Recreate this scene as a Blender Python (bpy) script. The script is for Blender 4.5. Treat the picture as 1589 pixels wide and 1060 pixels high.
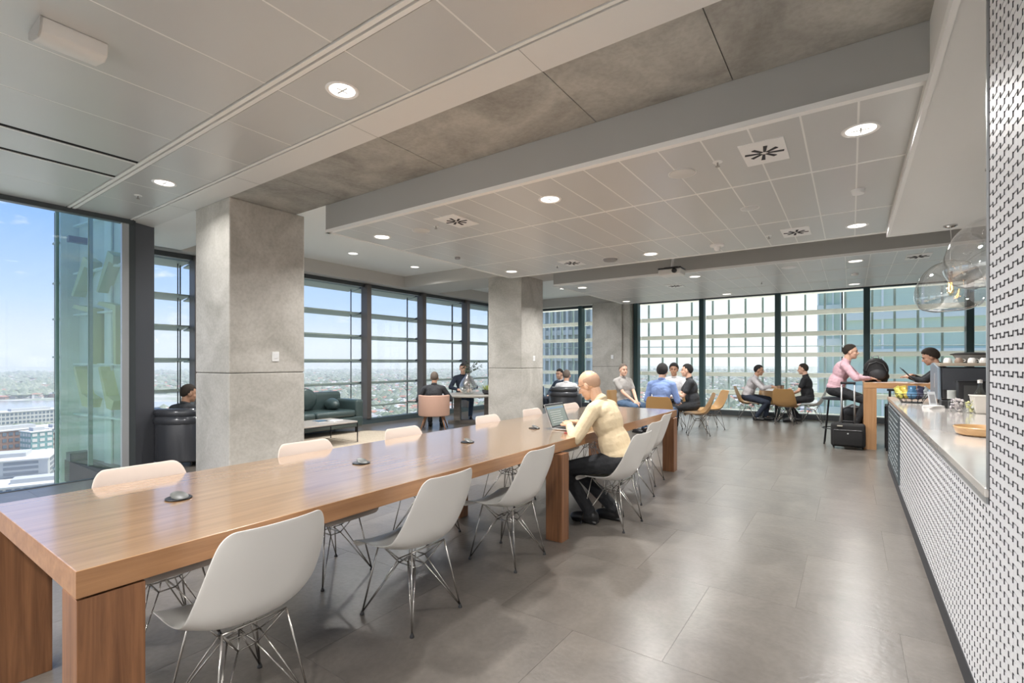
import bpy, bmesh, math, random
import numpy as np
from mathutils import Vector, Matrix, Euler
random.seed(7)
PI = math.pi
R = math.radians
for o in list(bpy.data.objects): bpy.data.objects.remove(o)
S = bpy.context.scene
COL = S.collection

# ------------------------------------------------------------------ camera
cd = bpy.data.cameras.new('camera'); cam = bpy.data.objects.new('camera', cd); COL.objects.link(cam)
cam.location = (0, 0, 1.35); cam.rotation_euler = (R(90), 0, R(34.87))
cd.sensor_width = 36; cd.lens = 755/1589*36; cd.shift_y = 33/1589; cd.clip_start = .05; cd.clip_end = 20000
S.camera = cam
S.view_settings.view_transform = 'Standard'; S.view_settings.look = 'None'
S.view_settings.exposure = 0.32; S.view_settings.gamma = 1.0; S.view_settings.use_curve_mapping = False

# ------------------------------------------------------------------ sky
W = bpy.data.worlds.new('sky'); S.world = W; W.use_nodes = True
nt = W.node_tree; nt.nodes.clear()
def nn(t, **k):
    n = nt.nodes.new(t)
    for a, b in k.items(): setattr(n, a, b)
    return n
def ramp(node, stops):
    e = node.color_ramp.elements
    while len(e) > 1: e.remove(e[-1])
    e[0].position = stops[0][0]; e[0].color = (*stops[0][1], 1)
    for p, c in stops[1:]:
        x = e.new(p); x.color = (*c, 1)
tc = nn('ShaderNodeTexCoord'); sep = nn('ShaderNodeSeparateXYZ'); nt.links.new(tc.outputs['Generated'], sep.inputs[0])
r1 = nn('ShaderNodeValToRGB')
ramp(r1, [(0.0, (.66, .72, .78)), (.03, (.70, .76, .84)), (.10, (.43, .61, .93)), (.22, (.22, .44, .92)), (.45, (.16, .34, .80)), (1, (.12, .28, .70))])
nt.links.new(sep.outputs[2], r1.inputs[0])
# clouds
mp = nn('ShaderNodeMapping'); mp.inputs['Scale'].default_value = (1, 1, 2.6); nt.links.new(tc.outputs['Generated'], mp.inputs[0])
no = nn('ShaderNodeTexNoise'); no.inputs['Scale'].default_value = 7.0; no.inputs['Detail'].default_value = 7; no.inputs['Roughness'].default_value = .55
nt.links.new(mp.outputs[0], no.inputs[0])
r2 = nn('ShaderNodeValToRGB'); ramp(r2, [(.60, (0, 0, 0)), (.72, (1, 1, 1))]); nt.links.new(no.outputs[0], r2.inputs[0])
m1 = nn('ShaderNodeMixRGB'); nt.links.new(r2.outputs[0], m1.inputs[0]); nt.links.new(r1.outputs[0], m1.inputs[1]); m1.inputs[2].default_value = (.92, .94, .97, 1)
# bright hazy side of the sky (towards +Y, +X where the sun stands)
vm = nn('ShaderNodeVectorMath', operation='DOT_PRODUCT'); nt.links.new(tc.outputs['Generated'], vm.inputs[0])
vm.inputs[1].default_value = Vector((.55, .83, .1)).normalized()
r3 = nn('ShaderNodeValToRGB'); ramp(r3, [(.40, (0, 0, 0)), (.74, (1, 1, 1))]); nt.links.new(vm.outputs['Value'], r3.inputs[0])
m2 = nn('ShaderNodeMixRGB'); nt.links.new(r3.outputs[0], m2.inputs[0]); nt.links.new(m1.outputs[0], m2.inputs[1]); m2.inputs[2].default_value = (1.08, 1.18, 1.18, 1)
bg = nn('ShaderNodeBackground'); bg.inputs[1].default_value = 1.0
nt.links.new(m2.outputs[0], bg.inputs[0]); wo = nn('ShaderNodeOutputWorld'); nt.links.new(bg.outputs[0], wo.inputs[0])

sd = bpy.data.lights.new('sun', 'SUN'); sd.energy = 4.6; sd.angle = R(1.5); sd.color = (1, .95, .88)
sun = bpy.data.objects.new('sun', sd); COL.objects.link(sun); sun.location = (12, 24, 60)
S.cycles.volume_bounces = 2
sun.rotation_euler = Vector((.22, .40, 1.02)).to_track_quat('Z', 'Y').to_euler()

DOWN_W = 34.0      # watts of each ceiling downlight

# ------------------------------------------------------------------ materials
MAT = {}
def mat(name, col, rough=.5, metal=0., spec=None, coat=0., emit=None, es=0., noise=None, bump=None, alpha=None, trans=0.):
    """noise=(scale, amount, detail[, (sx,sy,sz)]) varies the colour; bump=(scale, strength, dist)"""
    if name in MAT: return MAT[name]
    m = bpy.data.materials.new(name); m.use_nodes = True
    t = m.node_tree; b = t.nodes['Principled BSDF']
    b.inputs['Base Color'].default_value = (*col, 1); b.inputs['Roughness'].default_value = rough; b.inputs['Metallic'].default_value = metal
    if spec is not None: b.inputs['Specular IOR Level'].default_value = spec
    if coat: b.inputs['Coat Weight'].default_value = coat; b.inputs['Coat Roughness'].default_value = .08
    if emit: b.inputs['Emission Color'].default_value = (*emit, 1); b.inputs['Emission Strength'].default_value = es
    if trans: b.inputs['Transmission Weight'].default_value = trans
    g = None
    if noise or bump:
        g = t.nodes.new('ShaderNodeTexCoord')
    if noise:
        sc, am, de = noise[:3]
        mpn = t.nodes.new('ShaderNodeMapping'); mpn.inputs['Scale'].default_value = noise[3] if len(noise) > 3 else (1, 1, 1)
        t.links.new(g.outputs['Object'], mpn.inputs[0])
        n = t.nodes.new('ShaderNodeTexNoise'); n.inputs['Scale'].default_value = sc; n.inputs['Detail'].default_value = de
        t.links.new(mpn.outputs[0], n.inputs[0])
        rr = t.nodes.new('ShaderNodeValToRGB'); e = rr.color_ramp.elements
        e[0].position = .3; e[1].position = .7
        e[0].color = (*[max(0, c*(1-am)) for c in col], 1); e[1].color = (*[min(1, c*(1+am)) for c in col], 1)
        t.links.new(n.outputs[0], rr.inputs[0]); t.links.new(rr.outputs[0], b.inputs['Base Color'])
    if bump:
        n = t.nodes.new('ShaderNodeTexNoise'); n.inputs['Scale'].default_value = bump[0]; n.inputs['Detail'].default_value = 4
        t.links.new(g.outputs['Object'], n.inputs[0])
        bp = t.nodes.new('ShaderNodeBump'); bp.inputs['Strength'].default_value = bump[1]; bp.inputs['Distance'].default_value = bump[2]
        t.links.new(n.outputs[0], bp.inputs['Height']); t.links.new(bp.outputs[0], b.inputs['Normal'])
    MAT[name] = m
    return m

def wood(name, c1, c2, axis=1, rough=.32, coat=.5, scale=9):
    m = bpy.data.materials.new(name); m.use_nodes = True
    t = m.node_tree; b = t.nodes['Principled BSDF']
    g = t.nodes.new('ShaderNodeTexCoord'); mpn = t.nodes.new('ShaderNodeMapping')
    s = [scale]*3; s[axis] = scale*.045; mpn.inputs['Scale'].default_value = s
    t.links.new(g.outputs['Object'], mpn.inputs[0])
    n = t.nodes.new('ShaderNodeTexNoise'); n.inputs['Scale'].default_value = 3.0; n.inputs['Detail'].default_value = 8; n.inputs['Roughness'].default_value = .62; n.inputs['Distortion'].default_value = .6
    t.links.new(mpn.outputs[0], n.inputs[0])
    rr = t.nodes.new('ShaderNodeValToRGB'); e = rr.color_ramp.elements
    e[0].position = .28; e[1].position = .72; e[0].color = (*c1, 1); e[1].color = (*c2, 1)
    t.links.new(n.outputs[0], rr.inputs[0]); t.links.new(rr.outputs[0], b.inputs['Base Color'])
    b.inputs['Roughness'].default_value = rough; b.inputs['Coat Weight'].default_value = coat; b.inputs['Coat Roughness'].default_value = .16
    MAT[name] = m
    return m

def concrete(name, col, dark, rough=.75):
    m = bpy.data.materials.new(name); m.use_nodes = True
    t = m.node_tree; b = t.nodes['Principled BSDF']; g = t.nodes.new('ShaderNodeTexCoord')
    n1 = t.nodes.new('ShaderNodeTexNoise'); n1.inputs['Scale'].default_value = 1.6; n1.inputs['Detail'].default_value = 7; n1.inputs['Roughness'].default_value = .62; n1.inputs['Distortion'].default_value = .8
    n2 = t.nodes.new('ShaderNodeTexNoise'); n2.inputs['Scale'].default_value = 34; n2.inputs['Detail'].default_value = 5
    t.links.new(g.outputs['Object'], n1.inputs[0]); t.links.new(g.outputs['Object'], n2.inputs[0])
    rr = t.nodes.new('ShaderNodeValToRGB'); e = rr.color_ramp.elements
    e[0].position = .32; e[1].position = .62; e[0].color = (*dark, 1); e[1].color = (*col, 1)
    t.links.new(n1.outputs[0], rr.inputs[0])
    mx = t.nodes.new('ShaderNodeMixRGB'); mx.blend_type = 'MULTIPLY'; mx.inputs[0].default_value = .28
    r2_ = t.nodes.new('ShaderNodeValToRGB'); e = r2_.color_ramp.elements; e[0].position = .35; e[1].position = .6
    e[0].color = (.6, .58, .55, 1); e[1].color = (1, 1, 1, 1)
    t.links.new(n2.outputs[0], r2_.inputs[0]); t.links.new(rr.outputs[0], mx.inputs[1]); t.links.new(r2_.outputs[0], mx.inputs[2])
    t.links.new(mx.outputs[0], b.inputs['Base Color']); b.inputs['Roughness'].default_value = rough
    bp = t.nodes.new('ShaderNodeBump'); bp.inputs['Strength'].default_value = .12; bp.inputs['Distance'].default_value = .01
    t.links.new(n2.outputs[0], bp.inputs['Height']); t.links.new(bp.outputs[0], b.inputs['Normal'])
    MAT[name] = m
    return m

def clear_glass(name, tint=(1, 1, 1), refl=1.0, ior=1.45, rough=0.0):
    if name in MAT: return MAT[name]
    m = bpy.data.materials.new(name); m.use_nodes = True
    t = m.node_tree; t.nodes.clear()
    tr = t.nodes.new('ShaderNodeBsdfTransparent'); tr.inputs[0].default_value = (*tint, 1)
    gl = t.nodes.new('ShaderNodeBsdfGlossy'); gl.inputs['Roughness'].default_value = rough; gl.inputs[0].default_value = (refl, refl, refl, 1)
    lw = t.nodes.new('ShaderNodeLayerWeight'); lw.inputs[0].default_value = .5
    pw = t.nodes.new('ShaderNodeMath'); pw.operation = 'POWER'; pw.inputs[1].default_value = 5
    f0 = ((ior-1)/(ior+1))**2*2
    ma = t.nodes.new('ShaderNodeMath'); ma.operation = 'MULTIPLY_ADD'; ma.inputs[1].default_value = .85; ma.inputs[2].default_value = f0
    mx = t.nodes.new('ShaderNodeMixShader'); o = t.nodes.new('ShaderNodeOutputMaterial')
    t.links.new(lw.outputs['Facing'], pw.inputs[0]); t.links.new(pw.outputs[0], ma.inputs[0])
    t.links.new(ma.outputs[0], mx.inputs[0]); t.links.new(tr.outputs[0], mx.inputs[1]); t.links.new(gl.outputs[0], mx.inputs[2]); t.links.new(mx.outputs[0], o.inputs[0])
    MAT[name] = m
    return m

WHITE = mat('ceiling white', (.72, .72, .70), .55)
PANEL = mat('metal ceiling panel', (.60, .605, .595), .32, .2, bump=(900, .05, .001), noise=(.8, .04, 2))
GROOVE = mat('white grid trim', (.85, .85, .83), .5)
STRIPM = mat('white bulkhead board', (.74, .74, .72), .5)
BULK = mat('grey bulkhead', (.40, .40, .385), .6)
BEAMM = mat('beam paint', (.55, .53, .50), .7)
COFF = mat('coffer white', (.86, .86, .84), .6)
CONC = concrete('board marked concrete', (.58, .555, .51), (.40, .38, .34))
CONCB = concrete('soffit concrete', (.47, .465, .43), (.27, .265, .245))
FRAME = mat('dark window frame', (.07, .08, .085), .4, .3)
FRAME2 = mat('bronze mullion', (.13, .115, .11), .4, .3)
POST = mat('dark grey panel', (.115, .12, .135), .35, .4)
TILEW = mat('white ceramic tab', (.80, .80, .82), .5)
TILEB = mat('black backing', (.04, .04, .045), .8)
WHITEP = mat('white paint', (.80, .80, .80), .5)
BLACK = mat('black plastic', (.018, .018, .02), .4)
BLACKM = mat('black metal', (.02, .02, .022), .35, .6)
CHROME = mat('bright chrome wire', (.50, .48, .45), .25, 1.0)
SHELL = mat('white chair shell', (.74, .72, .68), .38, coat=.15)
SHELLT = mat('ochre chair shell', (.40, .23, .085), .4, coat=.2)
SHELLP = mat('blush chair shell', (.57, .48, .42), .45)
GLASS = clear_glass('window glass', (.97, .995, .985), .7)
GGLASS = clear_glass('green glass', (.74, .86, .81), .7, 1.5)
CLEAR = clear_glass('thin clear glass', (.985, .995, .995), 1.0, 1.35)
WOODT = wood('walnut tabletop', (.33, .175, .080), (.54, .33, .165), 1, .30, 1.0)
WOODT.node_tree.nodes['Principled BSDF'].inputs['Coat Weight'].default_value = .3
_t = WOODT.node_tree; _g = _t.nodes.new('ShaderNodeBsdfGlossy'); _g.inputs['Roughness'].default_value = .13; _l = _t.nodes.new('ShaderNodeLayerWeight'); _l.inputs[0].default_value = .5
_p = _t.nodes.new('ShaderNodeMath'); _p.operation = 'POWER'; _p.inputs[1].default_value = 2.1; _q = _t.nodes.new('ShaderNodeMath'); _q.operation = 'MULTIPLY'; _q.inputs[1].default_value = .92
_mx = _t.nodes.new('ShaderNodeMixShader'); _t.links.new(_l.outputs['Facing'], _p.inputs[0]); _t.links.new(_p.outputs[0], _q.inputs[0]); _t.links.new(_q.outputs[0], _mx.inputs[0])
_t.links.new(_t.nodes['Principled BSDF'].outputs[0], _mx.inputs[1]); _t.links.new(_g.outputs[0], _mx.inputs[2]); _t.links.new(_mx.outputs[0], _t.nodes['Material Output'].inputs[0])
WOODL = wood('walnut leg', (.11, .043, .017), (.30, .135, .058), 2, .4, .2, 12)
WOODE = wood('walnut edge', (.25, .115, .048), (.42, .22, .10), 1, .36, .3)
WOODX = wood('oak high table', (.38, .19, .08), (.54, .30, .14), 0, .4, .2)
LEATHER = mat('black leather', (.03, .033, .04), .32, coat=.2, bump=(60, .15, .004))
SKIN = mat('skin', (.62, .36, .25), .5)
SKIN2 = mat('skin fair', (.70, .43, .31), .5)
SKIN3 = mat('skin tan', (.45, .25, .16), .5)

# ------------------------------------------------------------------ mesh helpers
class MB:
    def __init__(s): s.v = []; s.f = []
    def add(s, vs, fs):
        n = len(s.v); s.v += [tuple(v) for v in vs]; s.f += [tuple(i+n for i in f) for f in fs]; return s
    def box(s, x0, y0, z0, x1, y1, z1, m=None):
        vs = [(x0,y0,z0),(x1,y0,z0),(x1,y1,z0),(x0,y1,z0),(x0,y0,z1),(x1,y0,z1),(x1,y1,z1),(x0,y1,z1)]
        if m is not None: vs = [tuple(m @ Vector(v)) for v in vs]
        return s.add(vs, [(0,3,2,1),(4,5,6,7),(0,1,5,4),(1,2,6,5),(2,3,7,6),(3,0,4,7)])
    def prism(s, poly, z0, z1, m=None):
        n = len(poly); vs = [(x, y, z0) for x, y in poly]+[(x, y, z1) for x, y in poly]
        if m is not None: vs = [tuple(m @ Vector(v)) for v in vs]
        return s.add(vs, [tuple(reversed(range(n))), tuple(range(n, 2*n))]+[(i, (i+1) % n, n+(i+1) % n, n+i) for i in range(n)])
    def lathe(s, prof, n=24, m=None, cx=0, cy=0, close=True):
        vs = []; k = len(prof)
        for r, z in prof:
            for i in range(n):
                a = 2*PI*i/n; vs.append((cx+r*math.cos(a), cy+r*math.sin(a), z))
        fs = [(j*n+i, j*n+(i+1) % n, (j+1)*n+(i+1) % n, (j+1)*n+i) for j in range(k-1) for i in range(n)]
        if close: fs += [tuple(reversed(range(n))), tuple((k-1)*n+i for i in range(n))]
        if m is not None: vs = [tuple(m @ Vector(v)) for v in vs]
        return s.add(vs, fs)
    def tube(s, pts, r, n=6, closed=False):
        P = [Vector(p) for p in pts]; k = len(P); rs = r if isinstance(r, (list, tuple)) else [r]*k
        vs = []
        for j in range(k):
            if closed: d = P[(j+1) % k]-P[j-1]
            else: d = P[min(j+1, k-1)]-P[max(j-1, 0)]
            d.normalize(); u = d.orthogonal().normalized() if j == 0 else (u-d*u.dot(d)).normalized()
            w = d.cross(u)
            for i in range(n):
                a = 2*PI*i/n; vs.append(tuple(P[j]+(u*math.cos(a)+w*math.sin(a))*rs[j]))
        fs = [(j*n+i, j*n+(i+1) % n, ((j+1) % k)*n+(i+1) % n, ((j+1) % k)*n+i) for j in range(k if closed else k-1) for i in range(n)]
        if not closed: fs += [tuple(reversed(range(n))), tuple((k-1)*n+i for i in range(n))]
        return s.add(vs, fs)
    def ell(s, c, r, m=None, n=16, k=10):
        prof = [(math.sin(PI*j/k), -math.cos(PI*j/k)) for j in range(k+1)]
        vs = []; c = Vector(c)
        ring = []
        for j, (pr, pz) in enumerate(prof):
            if j in (0, k): vs.append(Vector((0, 0, pz))); ring.append([len(vs)-1]*n)
            else:
                st = len(vs)
                for i in range(n): vs.append(Vector((pr*math.cos(2*PI*i/n), pr*math.sin(2*PI*i/n), pz)))
                ring.append([st+i for i in range(n)])
        out = []
        for v in vs:
            q = Vector((v.x*r[0], v.y*r[1], v.z*r[2]))
            if m is not None: q = m.to_3x3() @ q
            out.append(tuple(q+c))
        fs = []
        for j in range(k):
            for i in range(n):
                q = [ring[j][i], ring[j][(i+1) % n], ring[j+1][(i+1) % n], ring[j+1][i]]
                qq = []
                for x in q:
                    if x not in qq: qq.append(x)
                fs.append(tuple(qq))
        return s.add(out, fs)
    def cap(s, a, b, ra, rb, n=12):
        a = Vector(a); b = Vector(b); d = b-a; L = d.length
        if L < 1e-6: return s.ell(a, (ra, ra, ra))
        q = d.to_track_quat('Z', 'Y').to_matrix().to_4x4(); q.translation = a
        prof = [(ra*math.cos(t), ra*math.sin(t)) for t in (-1.5, -1.1, -.6, 0)]+[(ra+(rb-ra)*f, L*f) for f in (.33, .66)]+[(rb*math.cos(t), L+rb*math.sin(t)) for t in (0, .6, 1.1, 1.5)]
        return s.lathe(prof, n, q)
    def mesh(s, name='mesh'):
        me = bpy.data.meshes.new(name); me.from_pydata(s.v, [], s.f); me.update(); return me

def obj(name, mb, m, parent=None, smooth=False, bevel=0, seg=2, loc=None, **props):
    me = mb if isinstance(mb, bpy.types.Mesh) else mb.mesh(name)
    if m is not None and len(me.materials) == 0: me.materials.append(m)
    o = bpy.data.objects.new(name, me); COL.objects.link(o)
    if parent is not None: o.parent = parent
    if loc is not None: o.location = loc
    if smooth:
        me.polygons.foreach_set('use_smooth', [True]*len(me.polygons))
        if smooth != 'all':
            try: me.set_sharp_from_angle(angle=R(40))
            except Exception: pass
    if bevel:
        b = o.modifiers.new('bevel', 'BEVEL'); b.width = bevel; b.segments = seg; b.limit_method = 'ANGLE'; b.angle_limit = R(40)
    for k, v in props.items(): o[k] = v
    return o
def thing(name, label, cat, loc=(0, 0, 0), rz=0, group=None):
    o = bpy.data.objects.new(name, None); COL.objects.link(o); o.location = loc; o.rotation_euler = (0, 0, rz); o.empty_display_size = .1
    o['label'] = label; o['category'] = cat
    if group: o['group'] = group
    return o
def tag(o, label, cat, group=None):
    o['label'] = label; o['category'] = cat
    if group: o['group'] = group
    return o
def struct(name, mb, m, parent=None, **k):
    o = obj(name, mb, m, parent, **k)
    if parent is None: o['kind'] = 'structure'
    return o
def dup(root, loc=None, rz=None, label=None, group=None):
    r = root.copy(); COL.objects.link(r)
    if loc is not None: r.location = loc
    if rz is not None: r.rotation_euler = (0, 0, rz)
    if label: r['label'] = label
    if group: r['group'] = group
    for ch in list(root.children):
        c = ch.copy(); COL.objects.link(c); c.parent = r
        for g in ch.children:
            d = g.copy(); COL.objects.link(d); d.parent = c
    return r
def B(*a): return MB().box(*a)

# ------------------------------------------------------------------ floor
FLT = concrete('floor tile', (.175, .155, .135), (.115, .101, .088), .28)
nodes = FLT.node_tree.nodes; nodes['Principled BSDF'].inputs['Specular IOR Level'].default_value = .6
fl = struct('floor', MB().box(-7.20, -4, -.3, 3.4, 2.0, -.0015).box(-9.0, 2.0, -.3, 3.4, 13.9, -.0015), mat('grout', (.115, .105, .095), .8))
tile_full = None
for j, y0 in enumerate(np.arange(-3.21+.0, 13.7, .9)):
    off = .45 if j % 2 else 0
    x = -8.8-off
    while x < 3.2:
        xa, xb = max(x, -8.84), min(x+.9, 3.2); ya, yb = max(y0, -4), min(y0+.9, 13.6)
        x += .9
        if xb-xa < .1 or yb-ya < .05 or (xa > .45 and yb < 8): continue
        if y0 < -.6: continue
        if ya < 2.0:
            if xb < -7.2: continue
            xa = max(xa, -7.2)
            if xb-xa < .06: continue
        w, d = xb-xa-.002, yb-ya-.002
        if abs(w-.898) < 1e-4 and abs(d-.898) < 1e-4:
            if tile_full is None: tile_full = B(0, 0, -.012, w, d, 0).mesh('floor_tile')
            me = tile_full
        else: me = B(0, 0, -.012, w, d, 0).mesh('floor_tile')
        obj('floor_tile', me, FLT, fl, loc=(xa, ya, 0))
struct('floor', B(-7.2, -4, -.012, .4, -.66, 0), FLT)['kind'] = 'structure'

# ------------------------------------------------------------------ ceiling (slab, panels, beams, coffers)
ce = struct('ceiling', MB().box(-7.34, -4, 3.36, 3.4, 2.42, 3.7).box(-8.9, 2.42, 3.36, 3.4, 13.9, 3.7), COFF)
# high panels over the table: row near window/left and narrower row up to the white strip
zc = 3.1
struct('ceiling', B(-7.3, -4, zc+.02, .35, 2.5, 3.36), BEAMM)

XL = [-7.3, -7.13, -6.44, -5.757, -5.07, -4.387, -3.70, -3.013, -2.33, -1.64, -.95, -.26, .35]
XJ = [-6.44, -5.757, -5.07, -4.387, -3.70, -3.013, -2.33, -1.64, -.95, -.26, .35]
def panels(xs, y0, y1, z, th, m, g=.004, name='ceiling_panel', parent=ce, skip=()):
    cache = {}
    for i, (a, b) in enumerate(zip(xs[:-1], xs[1:])):
        if i in skip: continue
        w = round(b-a-2*g, 4); k = w
        if k not in cache: cache[k] = B(0, 0, 0, w, y1-y0-2*g, th).mesh(name)
        obj(name, cache[k], m, parent, loc=(a+g, y0+g, z))
xsA = [-7.28, -6.44, -5.757, -5.07, -4.387, -3.70, -3.013, -2.33, -1.64, -.95, -.26, .35]
panels(xsA, 1.70, 2.205, zc, .018, PANEL, .006)
# far-left row of the long panels has two slot diffusers next to the glass
panels([-7.28, -6.44, -5.71], .2, 1.62, zc, .018, PANEL, .006)
panels([-5.66, -5.15], .2, 1.62, zc, .018, PANEL, .006)
panels([-5.10, -4.387, -3.70, -3.013, -2.33, -1.64, -.95, -.26, .35], .2, 1.62, zc, .018, PANEL, .006)
panels([-7.28, -6.44, -5.757, -5.07, -4.387, -3.70, -3.013, -2.33, -1.64, -.95, -.26, .35], -1.3, .19, zc, .018, PANEL, .006)
panels([-7.28, -5.07, -3.70, -2.33, -.95, .35], -4, -1.31, zc, .018, PANEL, .006)
g = obj('grid_trim', B(-7.3, 1.625, zc-.006, .35, 1.652, zc+.02), GROOVE, ce)
g = obj('grid_trim', B(-7.3, 1.668, zc-.006, .35, 1.697, zc+.02), GROOVE, ce)
obj('grid_trim', B(-7.3, 2.208, zc-.004, .35, 2.23, zc+.02), GROOVE, ce)
for xg in xsA[1:-1]:
    obj('grid_trim', B(xg-.006, .2, zc+.001, xg+.006, 1.62, zc+.02), GROOVE, ce)
    obj('grid_trim', B(xg-.006, 1.70, zc+.001, xg+.006, 2.205, zc+.02), GROOVE, ce)
sl = thing('slot_diffuser', 'long black linear air slot in the ceiling at left, the nearer one', 'air vent', (-5.125, 0, zc))
obj('slot', B(-.016, .2, -.001, .016, 1.62, .019), mat('slot black', (.006, .006, .006), .9), sl); obj('slot_edge', B(-.040, .2, -.006, -.016, 1.62, .019), GROOVE, sl)
s2 = dup(sl, (-5.685, 0, zc), None, 'second long linear air slot in the ceiling, the one closer to the glass')
# white strip
st = struct('ceiling', B(-7.4, 2.245, zc-.004, .35, 2.50, zc+.25), STRIPM); st['kind'] = 'structure'
for xj in (-6.2, -4.75, -3.01, -1.52): obj('joint', B(xj-.002, 2.245, zc-.005, xj+.002, 2.5, zc), BULK, st)
# concrete band, cast in boards
cb = struct('ceiling', B(-6.2, 2.50, zc+.012, .5, 3.26, 3.4), mat('dark joint', (.10, .095, .09), .9))  # dark core shows as joint lines between the boards
xs = [-6.2, -5.37, -4.45, -3.0, -1.52, -.60, .5]
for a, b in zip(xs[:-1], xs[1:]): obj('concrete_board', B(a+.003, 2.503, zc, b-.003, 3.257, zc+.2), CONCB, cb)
struct('ceiling', B(-8.6, 2.50, zc, -6.2, 3.26, 3.4), COFF)
# dropped ceiling 1
def dropped(y0, y1, x0, x1, rows, label):
    d = struct('ceiling', B(x0, y0, 2.82, x1, y1, 3.36), BULK)
    xs = list(np.arange(x0+.05-.0, x1+.01, (x1-.05-x0-.05)/round((x1-x0-.1)/.28)))
    yy = [y0+.05]+rows+[y1-.05]
    obj('edge_trim', B(x0-.004, y0-.004, 2.795, x1, y0+.045, 2.83), GROOVE, d); obj('edge_trim', B(x0-.004, y1-.045, 2.795, x1, y1+.004, 2.83), GROOVE, d)
    obj('edge_trim', B(x0-.004, y0, 2.795, x0+.045, y1, 2.83), GROOVE, d)
    obj('grid_backing', B(x0+.04, y0+.04, 2.8008, x1, y1-.04, 2.825), GROOVE, d)
    xs = [x0+.05+i*.2815 for i in range(int((x1-x0-.05)/.2815)+1)]
    for a, b in zip(yy[:-1], yy[1:]):
        panels(xs, a, b, 2.80, .0015, PANEL, .0055, 'ceiling_panel', d)
        if x1-xs[-1] > .05: panels([xs[-1], x1], a, b, 2.80, .0015, PANEL, .0055, 'ceiling_panel', d)
    for r_ in rows: obj('grid_trim', B(x0+.05, r_-.012, 2.797, x1, r_+.012, 2.81), GROOVE, d)
    return d
dropped(3.26, 6.82, -4.80, 3.2, [4.34, 5.67], '')
dropped(8.0, 11.42, -4.62, 3.2, [9.1, 10.3], '')
# soffit beams: between coffers and round the window walls
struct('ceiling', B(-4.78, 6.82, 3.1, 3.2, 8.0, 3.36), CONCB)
struct('ceiling', B(-4.6, 11.42, 3.1, 3.2, 13.5, 3.36), BEAMM)
struct('ceiling', B(-8.55, 7.88, 3.1, -4.78, 8.98, 3.37), BEAMM)
struct('ceiling', B(-8.9, 2.42, 3.1, -8.55, 13.5, 3.37), BEAMM)
struct('ceiling', B(-8.9, 13.3, 3.1, 3.2, 13.9, 3.37), BEAMM)
# counter soffit on the right
so = struct('ceiling', B(.33, -4, 2.70, 3.2, 6.56, 3.36), STRIPM)
obj('edge_trim', B(.31, -4, 2.695, .335, 6.575, 2.75), GROOVE, so); obj('edge_trim', B(.31, 6.555, 2.695, 3.2, 6.58, 2.72), GROOVE, so)
# unseen slab for the floors above, added to block the sun
struct('ceiling', MB().box(-7.34, -6, 3.7, 6, 2.42, 8).box(-9.0, 2.42, 3.7, 6, 13.9, 8), WHITE)

# ------------------------------------------------------------------ columns
def column(x0, x1, y0, y1, top):
    c = struct('concrete_column', B(x0+.012, y0+.012, 0, x1-.012, y1-.012, top), mat('dark joint', (.1, .09, .08)))  # dark core shows at the formwork line
    for za, zb in ((0, 1.235), (1.241, top)): obj('concrete_board', B(x0, y0, za, x1, y1, zb), CONC, c, bevel=.012)
    return c
column(-6.16, -5.37, 2.50, 3.36, 3.101)
column(-6.2, -5.37, 8.03, 8.86, 3.101)
column(-6.3, -5.37, 13.2, 13.62, 3.1)
c3 = struct('concrete_column', B(-5.365, 13.25, 0, -5.16, 13.6, 3.1), CONC)

# ------------------------------------------------------------------ windows
def pane(name, a, b, z0, z1, m=GLASS, th=.012, parent=None):
    a = Vector((a[0], a[1], 0)); b = Vector((b[0], b[1], 0)); d = b-a; L = d.length
    M = Matrix.Translation(a) @ Matrix.Rotation(math.atan2(d.y, d.x), 4, 'Z')
    mb = MB(); mb.add([tuple(M @ Vector(v)) for v in ((0, 0, z0), (L, 0, z0), (L, 0, z1), (0, 0, z1))], [(0, 1, 2, 3)])
    return obj(name, mb, m, parent)
wn = [0]
def window_root():
    wn[0] += 1
    return wn[0]
# near-left big window X=-7.3
w1 = struct('window_1', B(-7.26, -1.3, -.30, -7.20, 2.25, .006), FRAME)
obj('head_frame', B(-7.31, -4, 3.045, -7.22, 2.26, 3.13), FRAME, w1); obj('glass_pane', pane('glass_pane', (-7.24, -1.3), (-7.24, 2.2), .0, 3.05).data, GLASS, w1)
bpy.data.objects.remove([o for o in bpy.data.objects if o.name.startswith('glass_pane') and o.parent is None][0])
obj('side_frame', B(-7.28, 2.13, 0, -7.23, 2.20, 3.05), mat('pale frame', (.45, .46, .47), .35, .5), w1)
obj('side_frame', B(-7.34, 2.19, 0, -7.24, 2.27, 3.1), FRAME, w1)
obj('side_frame', B(-7.30, -1.3, 0, -7.20, -1.2, 3.1), FRAME, w1)
pp = struct('dark_post', MB().prism([(-7.33, 2.26), (-7.29, 2.24), (-7.40, 2.52), (-7.46, 2.50)], 0, 3.1), POST)
pp.name = 'trim_1'
obj('yellow_sticker', B(-7.30, 2.215, 1.98+.12, -7.296, 2.245, 2.58), mat('faded yellow', (.55, .50, .22), .6), w1)

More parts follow.
